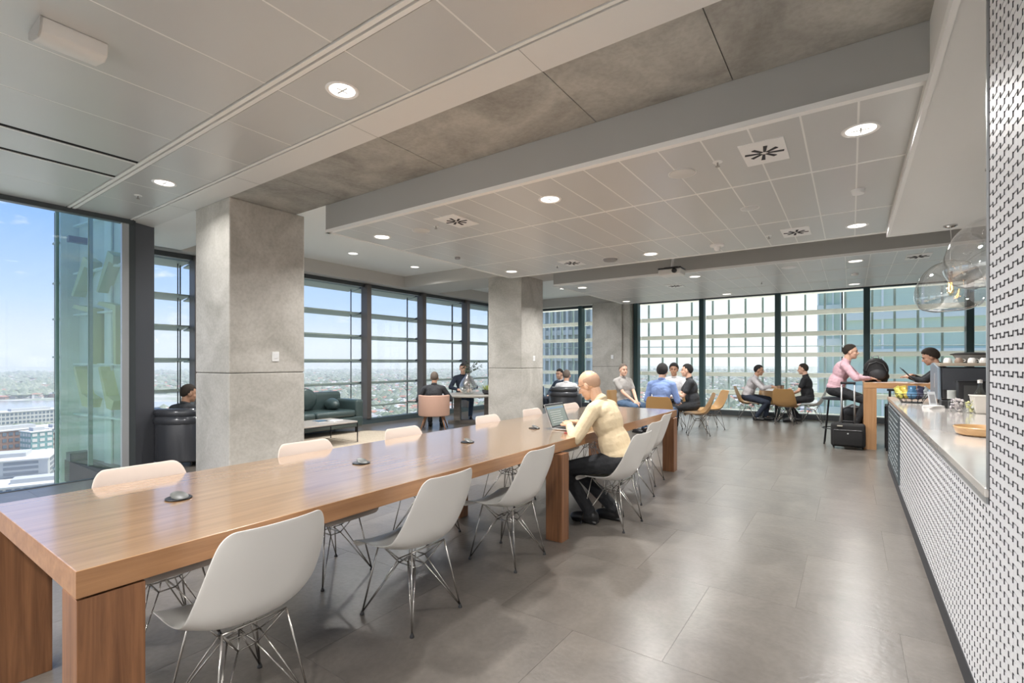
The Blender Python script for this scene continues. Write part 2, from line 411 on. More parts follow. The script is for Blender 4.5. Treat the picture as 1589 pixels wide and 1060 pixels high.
def bay_w(i, y0, y1):
    n = window_root()+1
    w = struct('window_%d' % n, B(-8.93, y0, 0, -8.74, y1, .11), mat('teal sill', (.075, .105, .115), .4, .2))
    obj('head_frame', B(-8.9, y0, 3.02, -8.8, y1, 3.1), FRAME, w)
    p = pane('glass_pane', (-8.86, y0), (-8.86, y1), .11, 3.02, GLASS); p.parent = w
    obj('mullion', B(-8.93, y1-.07, .11, -8.72, y1+.05, 3.08), FRAME2, w, bevel=.006)
WY = [2.0, 3.60, 5.30, 7.02, 8.72, 10.42, 12.1, 13.6]
for a, b in zip(WY[:-1], WY[1:]): bay_w(0, a, b)
WX = [-8.86, -6.86, -5.08, -3.27, -1.48, .29, 2.0, 3.3]
for a, b in zip(WX[:-1], WX[1:]):
    n = window_root()+1
    w = struct('window_%d' % n, B(a, 13.55, 0, b, 13.75, .12), FRAME)
    obj('head_frame', B(a, 13.6, 3.04, b, 13.72, 3.12), FRAME, w)
    p = pane('glass_pane', (a, 13.66), (b, 13.66), .12, 3.04, GLASS); p.parent = w
    obj('mullion', B(b-.06, 13.5, .1, b+.06, 13.72, 3.1), mat('dark teal mullion', (.045, .085, .09), .4, .2), w, bevel=.006)
# south return of the lounge, green glass
# outside sun louvres on the long west wall
LG = mat('grey green blade', (.36, .42, .39), .5)
LC = mat('cream blade', (.97, .96, .90), .5)
_t = LC.node_tree; _tr = _t.nodes.new('ShaderNodeBsdfTranslucent'); _tr.inputs[0].default_value = (.97, .96, .90, 1); _mx = _t.nodes.new('ShaderNodeMixShader'); _mx.inputs[0].default_value = .6
_t.links.new(_t.nodes['Principled BSDF'].outputs[0], _mx.inputs[1]); _t.links.new(_tr.outputs[0], _mx.inputs[2]); _t.links.new(_mx.outputs[0], _t.nodes['Material Output'].inputs[0])
ZL = [-.72, -.18, .36, .90, 1.41, 1.95, 2.46, 3.03]
for k, (a, b) in enumerate(zip(WY[:-1], WY[1:])):
    t = thing('sunshade', 'grey green sun louvres outside the lounge window bay %s' % ['beside the dark post', 'hidden by the first column', 'behind the dark sofa', 'behind the pink armchair', 'behind the vase', 'behind the second column', 'at the far corner'][k], 'sunshade', (-9.0, a, 0), 0)
    me = MB().add([(-.05, y_, .020) for y_ in (0.04, b-a-.02)]+[(-.05, y_, -.008) for y_ in (0.04, b-a-.02)]+[(-.44, y_, -.034) for y_ in (0.04, b-a-.02)]+[(-.44, y_, -.058) for y_ in (0.04, b-a-.02)], [(0, 1, 5, 4), (2, 6, 7, 3), (0, 2, 3, 1), (4, 5, 7, 6), (0, 4, 6, 2), (1, 3, 7, 5)]).mesh('blade')
    if k == 0: me = MB().add([(x_, y_+(.38 if y_ < 1 else 0), z_) for x_, y_, z_ in [tuple(v.co) for v in me.vertices]], [tuple(p.vertices) for p in me.polygons]).mesh('blade')
    for z in ZL:
        o = obj('blade', me, LG, t, loc=(0, 0, z))
        obj('bracket', MB().prism([(-.36, -.02), (.09, -.02), (.09, .05), (-.1, .012), (-.36, .012)], -.01, .01, Matrix.Translation((0, b-a-.005, z)) @ Matrix.Rotation(PI/2, 4, 'X')), FRAME, t)
    obj('tie_rod', MB().tube([(-.30, b-a-.06, -1), (-.30, b-a-.06, 3.4)], .012), FRAME, t); obj('tie_rod', MB().tube([(-.21, b-a-.13, -1), (-.21, b-a-.13, 3.4)], .010), FRAME, t)
t = thing('sunshade', 'stack of small sun blades on rods at the outer corner left of the green glass', 'sunshade', (-9.3, 1.98, 0))
for z in ZL: obj('blade', B(-.08, -.03, -.012, .12, .02, .012), LG, t, loc=(0, 0, z+.02)); 
obj('tie_rod', MB().tube([(-.06, 0, -1.5), (-.06, 0, 3.5)], .014), FRAME, t)
# north wall: cream blades with thin upright bars behind
ZN = [.05, .56, 1.04, 1.55, 2.07, 2.59, 3.11]
names = ['left of the corner column', 'behind the corner column', 'right of the corner column', 'behind the round tables', 'left of the person in pink', 'behind the backpack', 'behind the coffee machine']
for k, (a, b) in enumerate(zip(WX[:-1], WX[1:])):
    t = thing('sunshade', 'cream sun louvres outside the far window bay %s' % names[k], 'sunshade', (a, 13.95, 0))
    for z in ZN:
        obj('blade', B(.02, .0, -.052, b-a-.02, .26, .052), LC, t, loc=(0, 0, z), bevel=.01)
    for i in range(int((b-a)/.41)+1):
        x = .12+i*.415
        if x < b-a-.05: obj('upright_bar', B(x-.022, .30, -.5, x+.022, .36, 3.3), mat('teal grey bar', (.34, .44, .44), .5), t)
    obj('rail', MB().tube([(0, .45, 1.86-.02*k), (b-a, .45, 1.84-.02*k)], .012), mat('teal grey bar', (.3, .4, .4)), t)
# return glass + lime reflections shaped as solid folded plates
rg = thing('glass_return', 'tall green glass return wall with lime reflections modelled behind it, left of the dark post', 'glass wall', (0, 0, 0))
p0 = Vector((-7.30, 2.14, 0)); p1 = Vector((-9.2, 1.96, 0))
for f0, f1 in ((0, .46), (.48, 1.0)):
    a = p0.lerp(p1, f0); b = p0.lerp(p1, f1); p = pane('glass_pane', (a.x, a.y), (b.x, b.y), -2.2, 6.5, GGLASS); p.parent = rg
SEA = mat('sea green backing', (.80, .90, .85), .45, noise=(1.5, .15, 3))
_t = SEA.node_tree; _tr = _t.nodes.new('ShaderNodeBsdfTransparent'); _tr.inputs[0].default_value = (.62, .80, .74, 1); _mx = _t.nodes.new('ShaderNodeMixShader'); _mx.inputs[0].default_value = .15
_t.links.new(_t.nodes['Principled BSDF'].outputs[0], _mx.inputs[1]); _t.links.new(_tr.outputs[0], _mx.inputs[2]); _t.links.new(_mx.outputs[0], _t.nodes['Material Output'].inputs[0])
SEAL = mat('pale sea green', (.80, .90, .87), .4)
def wallpt(f, d): 
    q = p0.lerp(p1, f); return Vector((q.x, q.y+d, 0))
def slab(name, f0, f1, d, z0, z1, m, th=.02):
    a = wallpt(f0, d); b = wallpt(f1, d); dd = b-a; M = Matrix.Translation(a) @ Matrix.Rotation(math.atan2(dd.y, dd.x), 4, 'Z')
    return obj(name, MB().box(0, -th/2, z0, dd.length, th/2, z1, M), m, rg)
slab('backing', .07, 1.0, .24, -2.4, 6.5, SEA)
for f0, f1 in ((.08, .16), (.42, .52)): slab('pale_fin', f0, f1, .21, -2.4, 6.4, SEAL)
slab('edge_fin', .985, 1.0, .0, -2.4, 6.5, mat('edge green', (.25, .36, .33), .3), .04)
slab('side_return', .97, 1.0, .13, -2.4, 6.5, SEA, .20)
slab('edge_fin', .465, .475, .02, -2.4, 6.5, mat('edge green', (.25, .36, .33), .3), .05)
for z in (-1.15, -.05, .62, 1.33, 2.03, 2.62, 3.3): slab('spandrel_line', .07, .96, .18, z-.012, z+.012, SEAL, .06)
LIME = mat('lime reflection', (.62, .66, .38), .45)
def lime(f, pts, th=.14, d=.16):
    a = wallpt(f, d); M = Matrix.Translation(a) @ Matrix.Rotation(math.atan2(p1.y-p0.y, p1.x-p0.x), 4, 'Z') @ Matrix.Rotation(PI/2, 4, 'X')
    obj('lime_reflection', MB().prism(pts, -th/2, th/2, M), LIME, rg)
for f in (.20, .56):
    s = 1.0 if f > .3 else .85
    lime(f, [(0, 2.08), (.10*s, 2.10), (.55*s, 2.16), (.62*s, 2.12), (.1*s, 2.03), (.06, 1.33), (0, 1.33)])
    lime(f, [(.06, 2.72), (.26*s, 2.80), (.64*s, 2.30), (.58*s, 2.28), (.22*s, 2.66), (.08, 2.62)])
    lime(f, [(.05, .86), (.12, .74), (.30*s, .76), (.58*s, 1.28), (.52*s, 1.30), (.30*s, .92)])
    lime(f, [(.10, -.62), (.28*s, -.2), (.60*s, -.78), (.50*s, -.86), (.2, -.80)])
    lime(f, [(.0, -.90), (.28*s, -.88), (.66*s, -1.15), (.3*s, -1.22), (.04, -1.0)])
# walls out of view
struct('wall_back', B(-9.0, -4.2, 0, 3.4, -4.0, 3.4), WHITEP)
struct('wall_right', B(3.2, -4, 0, 3.4, 13.7, 3.4), WHITEP)
struct('wall_left', B(-7.4, -4, 0, -7.3, -1.3, 3.1), WHITEP)

# ------------------------------------------------------------------ tiled wall and counter
zw = 2.70
tb = struct('wall_tiled', B(.402, -1.0, 0, 3.2, 2.39, zw), TILEB); tb.name = 'wall_servery'
cnt = thing('servery_counter', 'long white servery counter clad in woven look tiles with a pale marble top', 'counter', (0, 0, 0))
obj('carcass', B(.402, 2.395, .0, 1.26, 8.08, .868), TILEB, cnt)
obj('plinth', B(.394, 2.395, 0, .43, 8.08, .10), TILEB, cnt)
obj('plinth', B(.394, -.9, 0, .43, 2.39, .10), TILEB, tb)
MARB = mat('marble', (.70, .66, .62), .12, coat=.5, noise=(2.2, .10, 9))
obj('worktop', B(.392, 2.395, .868, 1.30, 8.12, .902), MARB, cnt, bevel=.003)
obj('edge_strip', B(.396, 2.395, .845, .412, 8.12, .868), mat('steel strip', (.6, .62, .63), .3, .8), cnt)
obj('end_panel', B(.398, 7.86, .08, .415, 8.12, .86), WHITEP, cnt); obj('end_panel', B(.398, 8.08, 0, 1.26, 8.12, .868), WHITEP, cnt)
# interlocking tabs: 0.05 wide columns, alternately shifted, black lines between rows
RH = .041
GAP = .0058
cells = []; ticks = MB(); ticksw = MB()
ys = np.arange(-.6, 8.08, .05)
def in_board(y, z): return 6.12 < y < 7.86 and .13 < z < .80
for i, y in enumerate(ys):
    sh = .0 if i % 2 else .0125
    zlo, zhi = (.10, zw) if y+.05 <= 2.391 else (.10, .845)
    for k in range(int(zlo/RH)-1, int(zhi/RH)+2):
        z0 = max(k*RH+sh, zlo); z1 = min(k*RH+sh+RH-GAP, zhi)
        if z1-z0 < .006 or in_board(y, z0): continue
        cells.append((y, z0, z1))
        if zlo < k*RH < zhi-.02 and not in_board(y, k*RH): (ticksw if y < 2.36 else ticks).box(.3962, y-.0024, k*RH-GAP, .3985, y+.0024, k*RH+.0125)
cells.sort(key=lambda c: abs(c[0]-2.05)+abs(c[1]-1.35)*.35+(0 if c[0] > 1.9 else 5)+(0 if abs(c[2]-c[1]-RH+GAP) < 1e-5 else 9))
tm = B(0, 0, 0, .015, .0495, RH-GAP).mesh('tile')
for y, z, z1 in cells[:290]: obj('tile', tm, TILEW, tb if y < 2.36 else cnt, loc=(.398, y, z))
mw, mc = MB(), MB()
for y, z, z1 in cells[290:]: (mw if y < 2.36 else mc).box(.398, y, z, .413, y+.0495, z1)
obj('tile_field', mw, TILEW, tb, kind='stuff'); obj('tile_field', mc, TILEW, cnt, kind='stuff')
obj('joint_inlay', ticksw, TILEB, tb, kind='stuff'); obj('joint_inlay', ticks, TILEB, cnt, kind='stuff')
obj('corner_trim', B(.396, 2.385, .9, .43, 2.397, zw), mat('steel strip', (.6, .6, .6)), tb)
# chalkboard on the counter front
cbd = thing('chalkboard', 'black chalk menu board fixed to the far end of the counter front', 'sign', (.392, 7.0, .46))
obj('board', B(-.004, -.84, -.33, .008, .84, .34), mat('chalkboard', (.06, .08, .09), .6, noise=(9, .5, 6)), cbd)
CH = mat('chalk', (.30, .33, .34), .9)
for i in range(11):
    z = .28-i*.055; mb = MB(); y = -.7
    while y < .62:
        l = random.uniform(.04, .16); mb.box(-.007, y, z-.006, -.004, y+l, z+.006); y += l+random.uniform(.03, .09)
    obj('chalk_line', mb, CH, cbd)

# ------------------------------------------------------------------ communal table
tx0, tx1, ty0, ty1 = -2.975, -1.825, .43, 6.30
ct = thing('communal_table', 'very long walnut communal table running into the room, glossy top', 'table', (-2.4, 3.36, 0))
def rel(x0, y0, z0, x1, y1, z1): return B(x0+2.4, y0-3.36, z0, x1+2.4, y1-3.36, z1)
obj('tabletop', rel(tx0+.001, ty0+.001, .673, tx1-.001, ty1-.001, .75), WOODT, ct, bevel=.002)
for a in ((tx1-.006, ty0, .670, tx1, ty1, .7485), (tx0, ty0, .670, tx0+.006, ty1, .7485), (tx0+.006, ty0, .670, tx1-.006, ty0+.004, .7485), (tx0+.006, ty1-.004, .670, tx1-.006, ty1, .7485)):
    obj('apron_edge', rel(*a), WOODE, ct)
obj('table_underside', rel(tx0+.05, ty0+.05, .661, tx1-.05, ty1-.05, .675), BLACK, ct)
for x0, y0, x1, y1 in ((-1.975, .433, -1.83, .60), (-2.97, .433, -2.88, .60), (-1.915, 3.20, -1.775, 3.31), (-2.92, 3.20, -2.78, 3.31), (-1.935, 6.07, -1.795, 6.21), (-2.95, 6.07, -2.80, 6.21)):
    obj('leg', rel(x0, y0, 0, x1, y1, .662), WOODL, ct, bevel=.002)
for i, (lab) in enumerate(['nearest the camera', 'second from the camera', 'third from the camera', 'left of the laptop', 'beyond the laptop, partly behind the man']):
    hb = thing('power_hub', 'black round power outlet in the walnut tabletop, %s' % lab, 'power outlet', ((-2.435, -2.397, -2.37, -2.373, -2.352)[i], .92+.947*i, .7505), .3, 'power outlets in the communal table')
    obj('ring', MB().lathe([(.048, 0), (.052, .003), (.050, .006), (.040, .006)], 28), BLACKM, hb, smooth=True)
    obj('lid', MB().lathe([(.034, 0), (.036, .004), (.03, .008)], 24, Matrix.Translation((.01, -.004, .012)) @ Matrix.Rotation(R(24), 4, 'Y')), mat('grey lid', (.10, .105, .10), .4), hb, smooth=True)

# ------------------------------------------------------------------ shell chairs
def shell_mesh():
    ctrl = [(.240, .352, .182), (.232, .372, .205), (.19, .390, .222), (.11, .392, .231), (.02, .382, .234), (-.06, .380, .234), (-.12, .392, .234), (-.165, .420, .234), (-.196, .468, .233), (-.215, .525, .230), (-.235, .588, .224), (-.256, .655, .215), (-.277, .722, .203), (-.290, .765, .185), (-.297, .788, .155)]
    n = 12; V = []; F = []
    m = len(ctrl)
    for j, (x, z, hw) in enumerate(ctrl):
        a = ctrl[max(j-1, 0)]; b = ctrl[min(j+1, m-1)]; t = Vector((b[0]-a[0], 0, b[1]-a[1])).normalized()
        nrm = Vector((-t.z, 0, t.x)) if False else Vector((t.z, 0, -t.x))
        if nrm.z < 0 and x > -.15: nrm = -nrm
        if x <= -.15 and nrm.x < 0: nrm = -nrm
        f = j/(m-1); curl = .024+.05*math.exp(-((f-.50)/.20)**2)
        if j == 0: curl = .002
        if j == m-1: curl = .012
        for i in range(n+1):
            s = -1+2*i/n
            off = curl*abs(s)**2.6
            bend = (0 if 0 < j < m-1 else .0)
            p = Vector((x, s*hw, z))+nrm*off
            V.append(tuple(p))
    for j in range(m-1):
        for i in range(n):
            F.append((j*(n+1)+i, j*(n+1)+i+1, (j+1)*(n+1)+i+1, (j+1)*(n+1)+i))
    me = bpy.data.meshes.new('seat_shell'); me.from_pydata(V, [], F); me.update()
    me.polygons.foreach_set('use_smooth', [True]*len(me.polygons)); return me
def bake(o):
    dg = bpy.context.evaluated_depsgraph_get(); dg.update()
    me = bpy.data.meshes.new_from_object(o.evaluated_get(dg)); return me
so_ = bpy.data.objects.new('tmp', shell_mesh()); COL.objects.link(so_)
md = so_.modifiers.new('s', 'SOLIDIFY'); md.thickness = .007; md.offset = -1
md = so_.modifiers.new('b', 'SUBSURF'); md.levels = 2
SHELL_ME = bake(so_); bpy.data.objects.remove(so_)
SHELL_ME.polygons.foreach_set('use_smooth', [True]*len(SHELL_ME.polygons))
def base_mesh():
    mb = MB(); r = .0036
    for sx in (-1, 1):
        for sy in (-1, 1):
            F = (sx*.19, sy*.18, .012); T = (sx*.125, sy*.12, .380)
            C1 = (sx*.062, sy*.035, .262); C2 = (sx*.035, sy*.062, .298)
            mb.tube([F, T], r*1.25); mb.tube([F, C1], r); mb.tube([F, C2], r); mb.tube([T, C1], r); mb.tube([T, C2], r)
    for z, x, y in ((.262, .062, .035), (.298, .035, .062)):
        mb.tube([(-x, -y, z), (x, -y, z), (x, y, z), (-x, y, z)], r, closed=True)
    mb.tube([(-.125, -.12, .38), (-.125, .12, .38)], r*1.2); mb.tube([(.125, -.12, .38), (.125, .12, .38)], r*1.2)
    mb.tube([(-.062, -.035, .262), (.0, 0, .31), (.062, .035, .262)], r); mb.tube([(-.062, .035, .262), (.0, 0, .31), (.062, -.035, .262)], r)
    return mb.mesh('wire_base')
BASE_ME = base_mesh()
GL_ME = MB().lathe([(.011, 0), (.011, .006), (.006, .016), (.005, .022)], 12).mesh('foot_glide')
MNT_ME = B(-.05, -.04, .366, .05, .04, .380).mesh('seat_mount')
def chair_proto(label, m, group):
    t = thing('shell_chair', label, 'chair', (0, 0, 0), 0, group)
    me = SHELL_ME.copy(); me.materials.clear()
    obj('seat_shell', me, m, t, loc=(0, 0, .03 if 'blush' in label else 0)); b = obj('wire_base', BASE_ME.copy(), CHROME, t)
    b.data.polygons.foreach_set('use_smooth', [True]*len(b.data.polygons))
    for sx in (-1, 1):
        for sy in (-1, 1): obj('foot_glide', GL_ME, BLACK, t, loc=(sx*.19, sy*.18, 0))
    obj('seat_mount', MNT_ME, BLACK, t)
    return t
first = {}
def chair(x, y, rz, label, kind='white', group=None):
    m = {'white': SHELL, 'tan': SHELLT, 'blush': SHELLP, 'grey': SHELL}[kind]
    if kind not in first:
        c = chair_proto(label, m, group); c.location = (x, y, 0); c.rotation_euler = (0, 0, rz); first[kind] = c
        if group: c['group'] = group
        return c
    return dup(first[kind], (x, y, 0), rz, label, group)
G1 = 'white shell chairs on the near side of the communal table'; G2 = 'shell chairs on the window side of the communal table'
chair(-1.96, .95, PI+.0, 'white shell chair nearest the camera at the long walnut table', 'white', G1)
chair(-1.96, 1.86, PI, 'white shell chair on wire legs, second from the camera on the aisle side', 'white', G1)
chair(-1.96, 2.76, PI, 'white shell chair directly in front of the middle table leg', 'white', G1)
chair(-1.66, 3.86, PI-.05, 'white shell chair occupied by the bald man at the laptop', 'white', G1)
chair(-1.82, 4.66, PI, 'white empty shell chair just behind the bald man', 'white', G1)
chair(-1.95, 5.41, PI+.05, 'white empty shell chair beside the far end leg of the long table', 'white', G1)
for i, (y, l) in enumerate(((.97, 'nearest the camera, in front of the dark post'), (1.90, 'in front of the first concrete column'), (2.77, 'just right of the first concrete column'), (3.90, 'below the lounge table'), (4.74, 'in front of the second concrete column'), (5.70, 'just left of the bald man'))):
    chair(-2.755, y, 0, 'blush shell chair across the long table, %s' % l, 'blush', G2)

# ------------------------------------------------------------------ ceiling fittings
LAMP = mat('lit lamp glass', (1, .97, .92), .4, emit=(1, .95, .87), es=2.6)
RIM = mat('white lamp rim', (.85, .85, .84), .4)
LENS = mat('lamp reflector', (.5, .5, .48), .3, .5)
def downlight_proto():
    t = thing('downlight', 'x', 'ceiling light')
    obj('rim', MB().lathe([(.080, -.003), (.096, -.009), (.104, -.001), (.080, .0)], 32, close=False), RIM, t, smooth=True)
    obj('lens', MB().lathe([(0.001, -.003), (.082, -.003)], 32, close=False), LAMP, t)
    obj('reflector_bar', B(-.05, -.005, -.006, .05, .005, -.003), LENS, t); obj('reflector_bar', B(-.004, -.04, -.006, .004, .04, -.003), LENS, t)
    return t
dl = downlight_proto(); first_dl = [True]
def downlight(x, y, z, label, power=1, group='round ceiling downlights'):
    if first_dl[0]: o = dl; first_dl[0] = False; o.location = (x, y, z)
    else: o = dup(dl, (x, y, z))
    o['label'] = label; o['group'] = group
    L = bpy.data.lights.new('downlight_or_fill_lamp', 'AREA'); L.shape = 'DISK'; L.size = .15; L.energy = DOWN_W*power; L.color = (1, .985, .965); L.spread = R(150)
    lo = bpy.data.objects.new('downlight_or_fill_lamp', L); COL.objects.link(lo); lo.location = (x, y, z-.014)
    return o
for x, y, z, l in ((-2.68, 1.94, 3.1, 'lit round downlight in the high ceiling, the largest one, above the table'),
                   (-5.48, 1.95, 3.1, 'lit round downlight in the high ceiling near the left window'),
                   (.05, 3.72, 2.8, 'large lit downlight at upper right of the dropped ceiling'),
                   (-2.19, 3.73, 2.8, 'lit downlight in the near row of the dropped ceiling, middle of the picture'),
                   (-4.43, 3.74, 2.8, 'lit downlight at the near left corner of the dropped ceiling'),
                   (-4.42, 6.33, 2.8, 'lit downlight at the tip of the dropped ceiling above the second column'),
                   (-2.19, 6.37, 2.8, 'lit downlight in the back row of the near dropped ceiling, left of the projector'),
                   (.05, 6.30, 2.8, 'lit downlight at the back right of the near dropped ceiling'),
                   (-4.25, 8.47, 2.8, 'lit downlight at the left end of the far dropped ceiling'),
                   (-2.15, 8.46, 2.8, 'lit downlight in the far dropped ceiling right of the projector'),
                   (.05, 8.48, 2.8, 'lit downlight in the far dropped ceiling, near row right'),
                   (-4.35, 10.96, 2.8, 'lit downlight at the far left tip of the far dropped ceiling'),
                   (-2.15, 11.0, 2.8, 'lit downlight in the back row above the round tables'),
                   (.05, 10.95, 2.8, 'lit downlight in the back row above the man in pink'),
                   (-7.5, 5.66, 3.358, 'small lit downlight in the white lounge ceiling, nearer the first column'),
                   (-7.5, 7.2, 3.358, 'small lit downlight in the white lounge ceiling')):
    downlight(x, y, z, l, .3 if (x < -5.4 and z == 3.1) else (.5 if x < -4.2 and y < 7.3 else 1))
for x, y, l in ((-6.0, 5.66, 'over the coffee table side of the near bay'), (-6.4, 6.2, 'above the pink armchair'), (-7.5, 10.4, 'in the far bay by the west glass'), (-6.4, 11.6, 'above the leather armchairs'), (-5.6, 4.2, 'just right of the first column'), (-7.6, 4.0, 'just left of the first column')): downlight(x, y, 3.358, 'added fill downlight in the lounge ceiling '+l, .7)  # extra lamps added to brighten the dark lounge coffers
# unseen lamps added behind the camera to brighten the room
for x, y in ((-2.68, -.9), (-5.48, -.9), (-.3, -.9), (-4.1, -2.8), (-1.2, -2.8), (-6.6,.3)):
    if y == .3: continue
    L = bpy.data.lights.new('downlight_or_fill_lamp', 'AREA'); L.shape = 'DISK'; L.size = .3; L.energy = DOWN_W*2; L.color = (1, .985, .965); L.spread = R(170)
    lo = bpy.data.objects.new('downlight_or_fill_lamp', L); COL.objects.link(lo); lo.location = (x, y, 3.08)
# vents with star slots
def vent(x, y, z, l):
    t = thing('ceiling_vent', 'star slot air vent '+l, 'air vent', (x, y, z), 0, 'star slot air vents')
    obj('face_plate', B(-.135, -.20, -.006, .135, .20, .002), RIM, t)
    me = MB().prism([(.03, -.008), (.15, -.016), (.15, .010), (.03, .008)], -.009, -.0055).mesh('slot')
    for i in range(8):
        a = i*PI/4+.2; rr = .85 if i % 2 else 1.0
        o = obj('slot', me, TILEB, t); o.rotation_euler = (0, 0, a); o.scale = (rr*.8, 1, 1)
vent(-.49, 3.74, 2.8, 'right of the middle in the near ceiling row')
vent(-3.31, 3.76, 2.8, 'left of the middle in the near ceiling row')
vent(-3.32, 6.29, 2.8, 'at the back of the near dropped ceiling, above the bald man')
vent(-.50, 6.22, 2.8, 'at the back right of the near dropped ceiling')
vent(-2.72, 9.28, 2.8, 'in the far dropped ceiling under the projector')
vent(.75, 8.6, 2.8, 'in the far dropped ceiling behind the pendant lamps')
def disc(name, x, y, z, r, h, label, cat='speaker', m=RIM):
    t = thing(name, label, cat, (x, y, z))
    obj('cover', MB().lathe([(r, .002), (r*.98, -h*.5), (r*.85, -h), (0.001, -h*1.05)], 32, close=False), m, t, smooth=True)
    obj('rim', MB().lathe([(r*1.0, .001), (r*1.08, -.004), (r*1.08, .001)], 32, close=False), RIM, t, smooth=True)
    return t
disc('ceiling_speaker', -1.06, 3.80, 2.8, .095, .010, 'flat round white speaker in the near ceiling row, left of the star vent', m=mat('speaker mesh', (.62, .62, .60), .6))
disc('ceiling_speaker', -3.87, 3.81, 2.8, .09, .010, 'flat round white speaker near the left end of the dropped ceiling', m=mat('speaker mesh', (.6, .6, .6)))
disc('ceiling_speaker', -.78, 5.02, 2.8, .075, .006, 'flat round disc in the middle ceiling row', m=PANEL)
disc('ceiling_speaker', -.77, 8.48, 2.8, .10, .010, 'flat round speaker in the far dropped ceiling right of the projector')
disc('smoke_detector', .05, 5.01, 2.8, .05, .035, 'white domed smoke detector in the middle ceiling row', 'detector')
disc('smoke_detector', -4.43, 5.05, 2.8, .04, .03, 'small grey domed detector left of the middle ceiling row', 'detector', mat('grey cover', (.3, .3, .3), .5))
disc('smoke_detector', .05, 9.7, 2.8, .05, .03, 'white domed detector in the far dropped ceiling', 'detector')
disc('wireless_unit', -2.76, 6.36, 2.8, .10, .03, 'rounded grey wireless unit on the ceiling behind the bald man', 'detector', mat('grey cover', (.4, .4, .38)))
t = thing('motion_sensor', 'white cone shaped motion sensor hanging under the ceiling right of the projector', 'detector', (-1.35, 6.35, 2.8))
obj('dome', MB().lathe([(.085, .001), (.08, -.02), (.05, -.03)], 28), RIM, t, smooth=True); obj('stem', MB().lathe([(.04, -.03), (.035, -.06), (.018, -.075)], 20), RIM, t, smooth=True)
for x, y, z, l in ((-6.12, 1.94, 3.1, 'near the left window'), (-.79, 3.73, 2.8, 'between speaker and star vent'), (-3.6, 3.76, 2.8, 'between the speaker and the left star vent'), (-3.6, 6.35, 2.8, 'at the back of the near dropped ceiling'), (-.77, 6.24, 2.8, 'right of the cone sensor'), (-1.32, 9.75, 2.8, 'in the far dropped ceiling')):
    t = thing('sprinkler', 'small sprinkler head in the ceiling '+l, 'sprinkler', (x, y, z))
    obj('flange', MB().lathe([(.035, .001), (.033, -.004), (.012, -.006)], 20), RIM, t, smooth=True); obj('head', MB().lathe([(.006, -.004), (.006, -.03), (.016, -.032), (.016, -.035)], 12), mat('brass grey', (.35, .34, .32), .4, .6), t)
# emergency light
t = thing('emergency_light', 'white rectangular emergency light box on the ceiling at upper left', 'ceiling light', (-3.46, .79, 3.1))
prof = [(-.115, 0), (-.115, -.035), (-.085, -.055), (.06, -.085), (.10, -.07), (.115, -.03), (.115, 0)]
obj('housing', MB().prism(prof, -.135, .135, Matrix.Rotation(PI/2, 4, 'X')), mat('off white plastic', (.72, .71, .68), .4), t, bevel=.006, smooth=True)
obj('end_cap', MB().prism([(a*1.01, b*1.01) for a, b in prof], .133, .14, Matrix.Rotation(PI/2, 4, 'X')), mat('grey plastic', (.45, .44, .42), .4), t)
# projector
t = thing('projector', 'white projector with black top hanging from the ceiling edge', 'projector', (-2.25, 7.5, 2.74))
obj('body', B(-.17, -.13, -.06, .17, .13, .03), mat('off white plastic', (.72, .71, .68)), t, bevel=.02)
obj('top_cover', B(-.175, -.135, .03, .175, .135, .05), BLACK, t, bevel=.01)
obj('lens', MB().lathe([(.035, 0), (.035, .03), (.02, .035)], 20, Matrix.Translation((.08, -.13, -.01)) @ Matrix.Rotation(PI/2, 4, 'X')), BLACK, t)
obj('bracket_arm', MB().tube([(0, 0, .05), (.02, 0, .2), (.02, 0, .36)], .02), RIM, t); obj('bracket_foot', B(-.1, -.05, .05, .1, .05, .07), BLACK, t)

# ------------------------------------------------------------------ wall plates on columns
for x, y, z, rz, l in ((-5.37, 3.0, 1.42, 0, 'on the right face of the first concrete column'), (-5.37, 8.49, 1.44, 0, 'on the right face of the second concrete column'), (-5.66, 13.2, 1.52, -PI/2, 'on the corner column')):
    t = thing('switch_plate', 'small white thermostat plate '+l, 'switch', (x, y, z), rz, 'white wall plates')
    obj('plate', B(0, -.04, -.055, .012, .04, .055), RIM, t, bevel=.003); obj('button', B(.012, -.025, -.02, .017, .025, .035), WHITEP, t, bevel=.001)
# ------------------------------------------------------------------ people
def ik(a, b, l1, l2, pole):
    a = Vector(a); b = Vector(b); d = b-a; L = min(d.length, (l1+l2)*.995); dn = d.normalized(); b = a+dn*L
    x = (l1*l1-l2*l2+L*L)/(2*L); h = math.sqrt(max(0, l1*l1-x*x)); p = Vector(pole); p = (p-dn*p.dot(dn)).normalized()
    return a+dn*x+p*h, b
def remesh(mb, vox, smooth=6, fac=.5):
    me = mb.mesh('tmp'); o = bpy.data.objects.new('tmp', me); COL.objects.link(o)
    m = o.modifiers.new('r', 'REMESH'); m.mode = 'VOXEL'; m.voxel_size = vox; m.use_smooth_shade = True
    if smooth: s = o.modifiers.new('s', 'SMOOTH'); s.iterations = smooth; s.factor = fac
    r = bake(o); bpy.data.objects.remove(o); bpy.data.meshes.remove(me)
    r.polygons.foreach_set('use_smooth', [True]*len(r.polygons)); return r
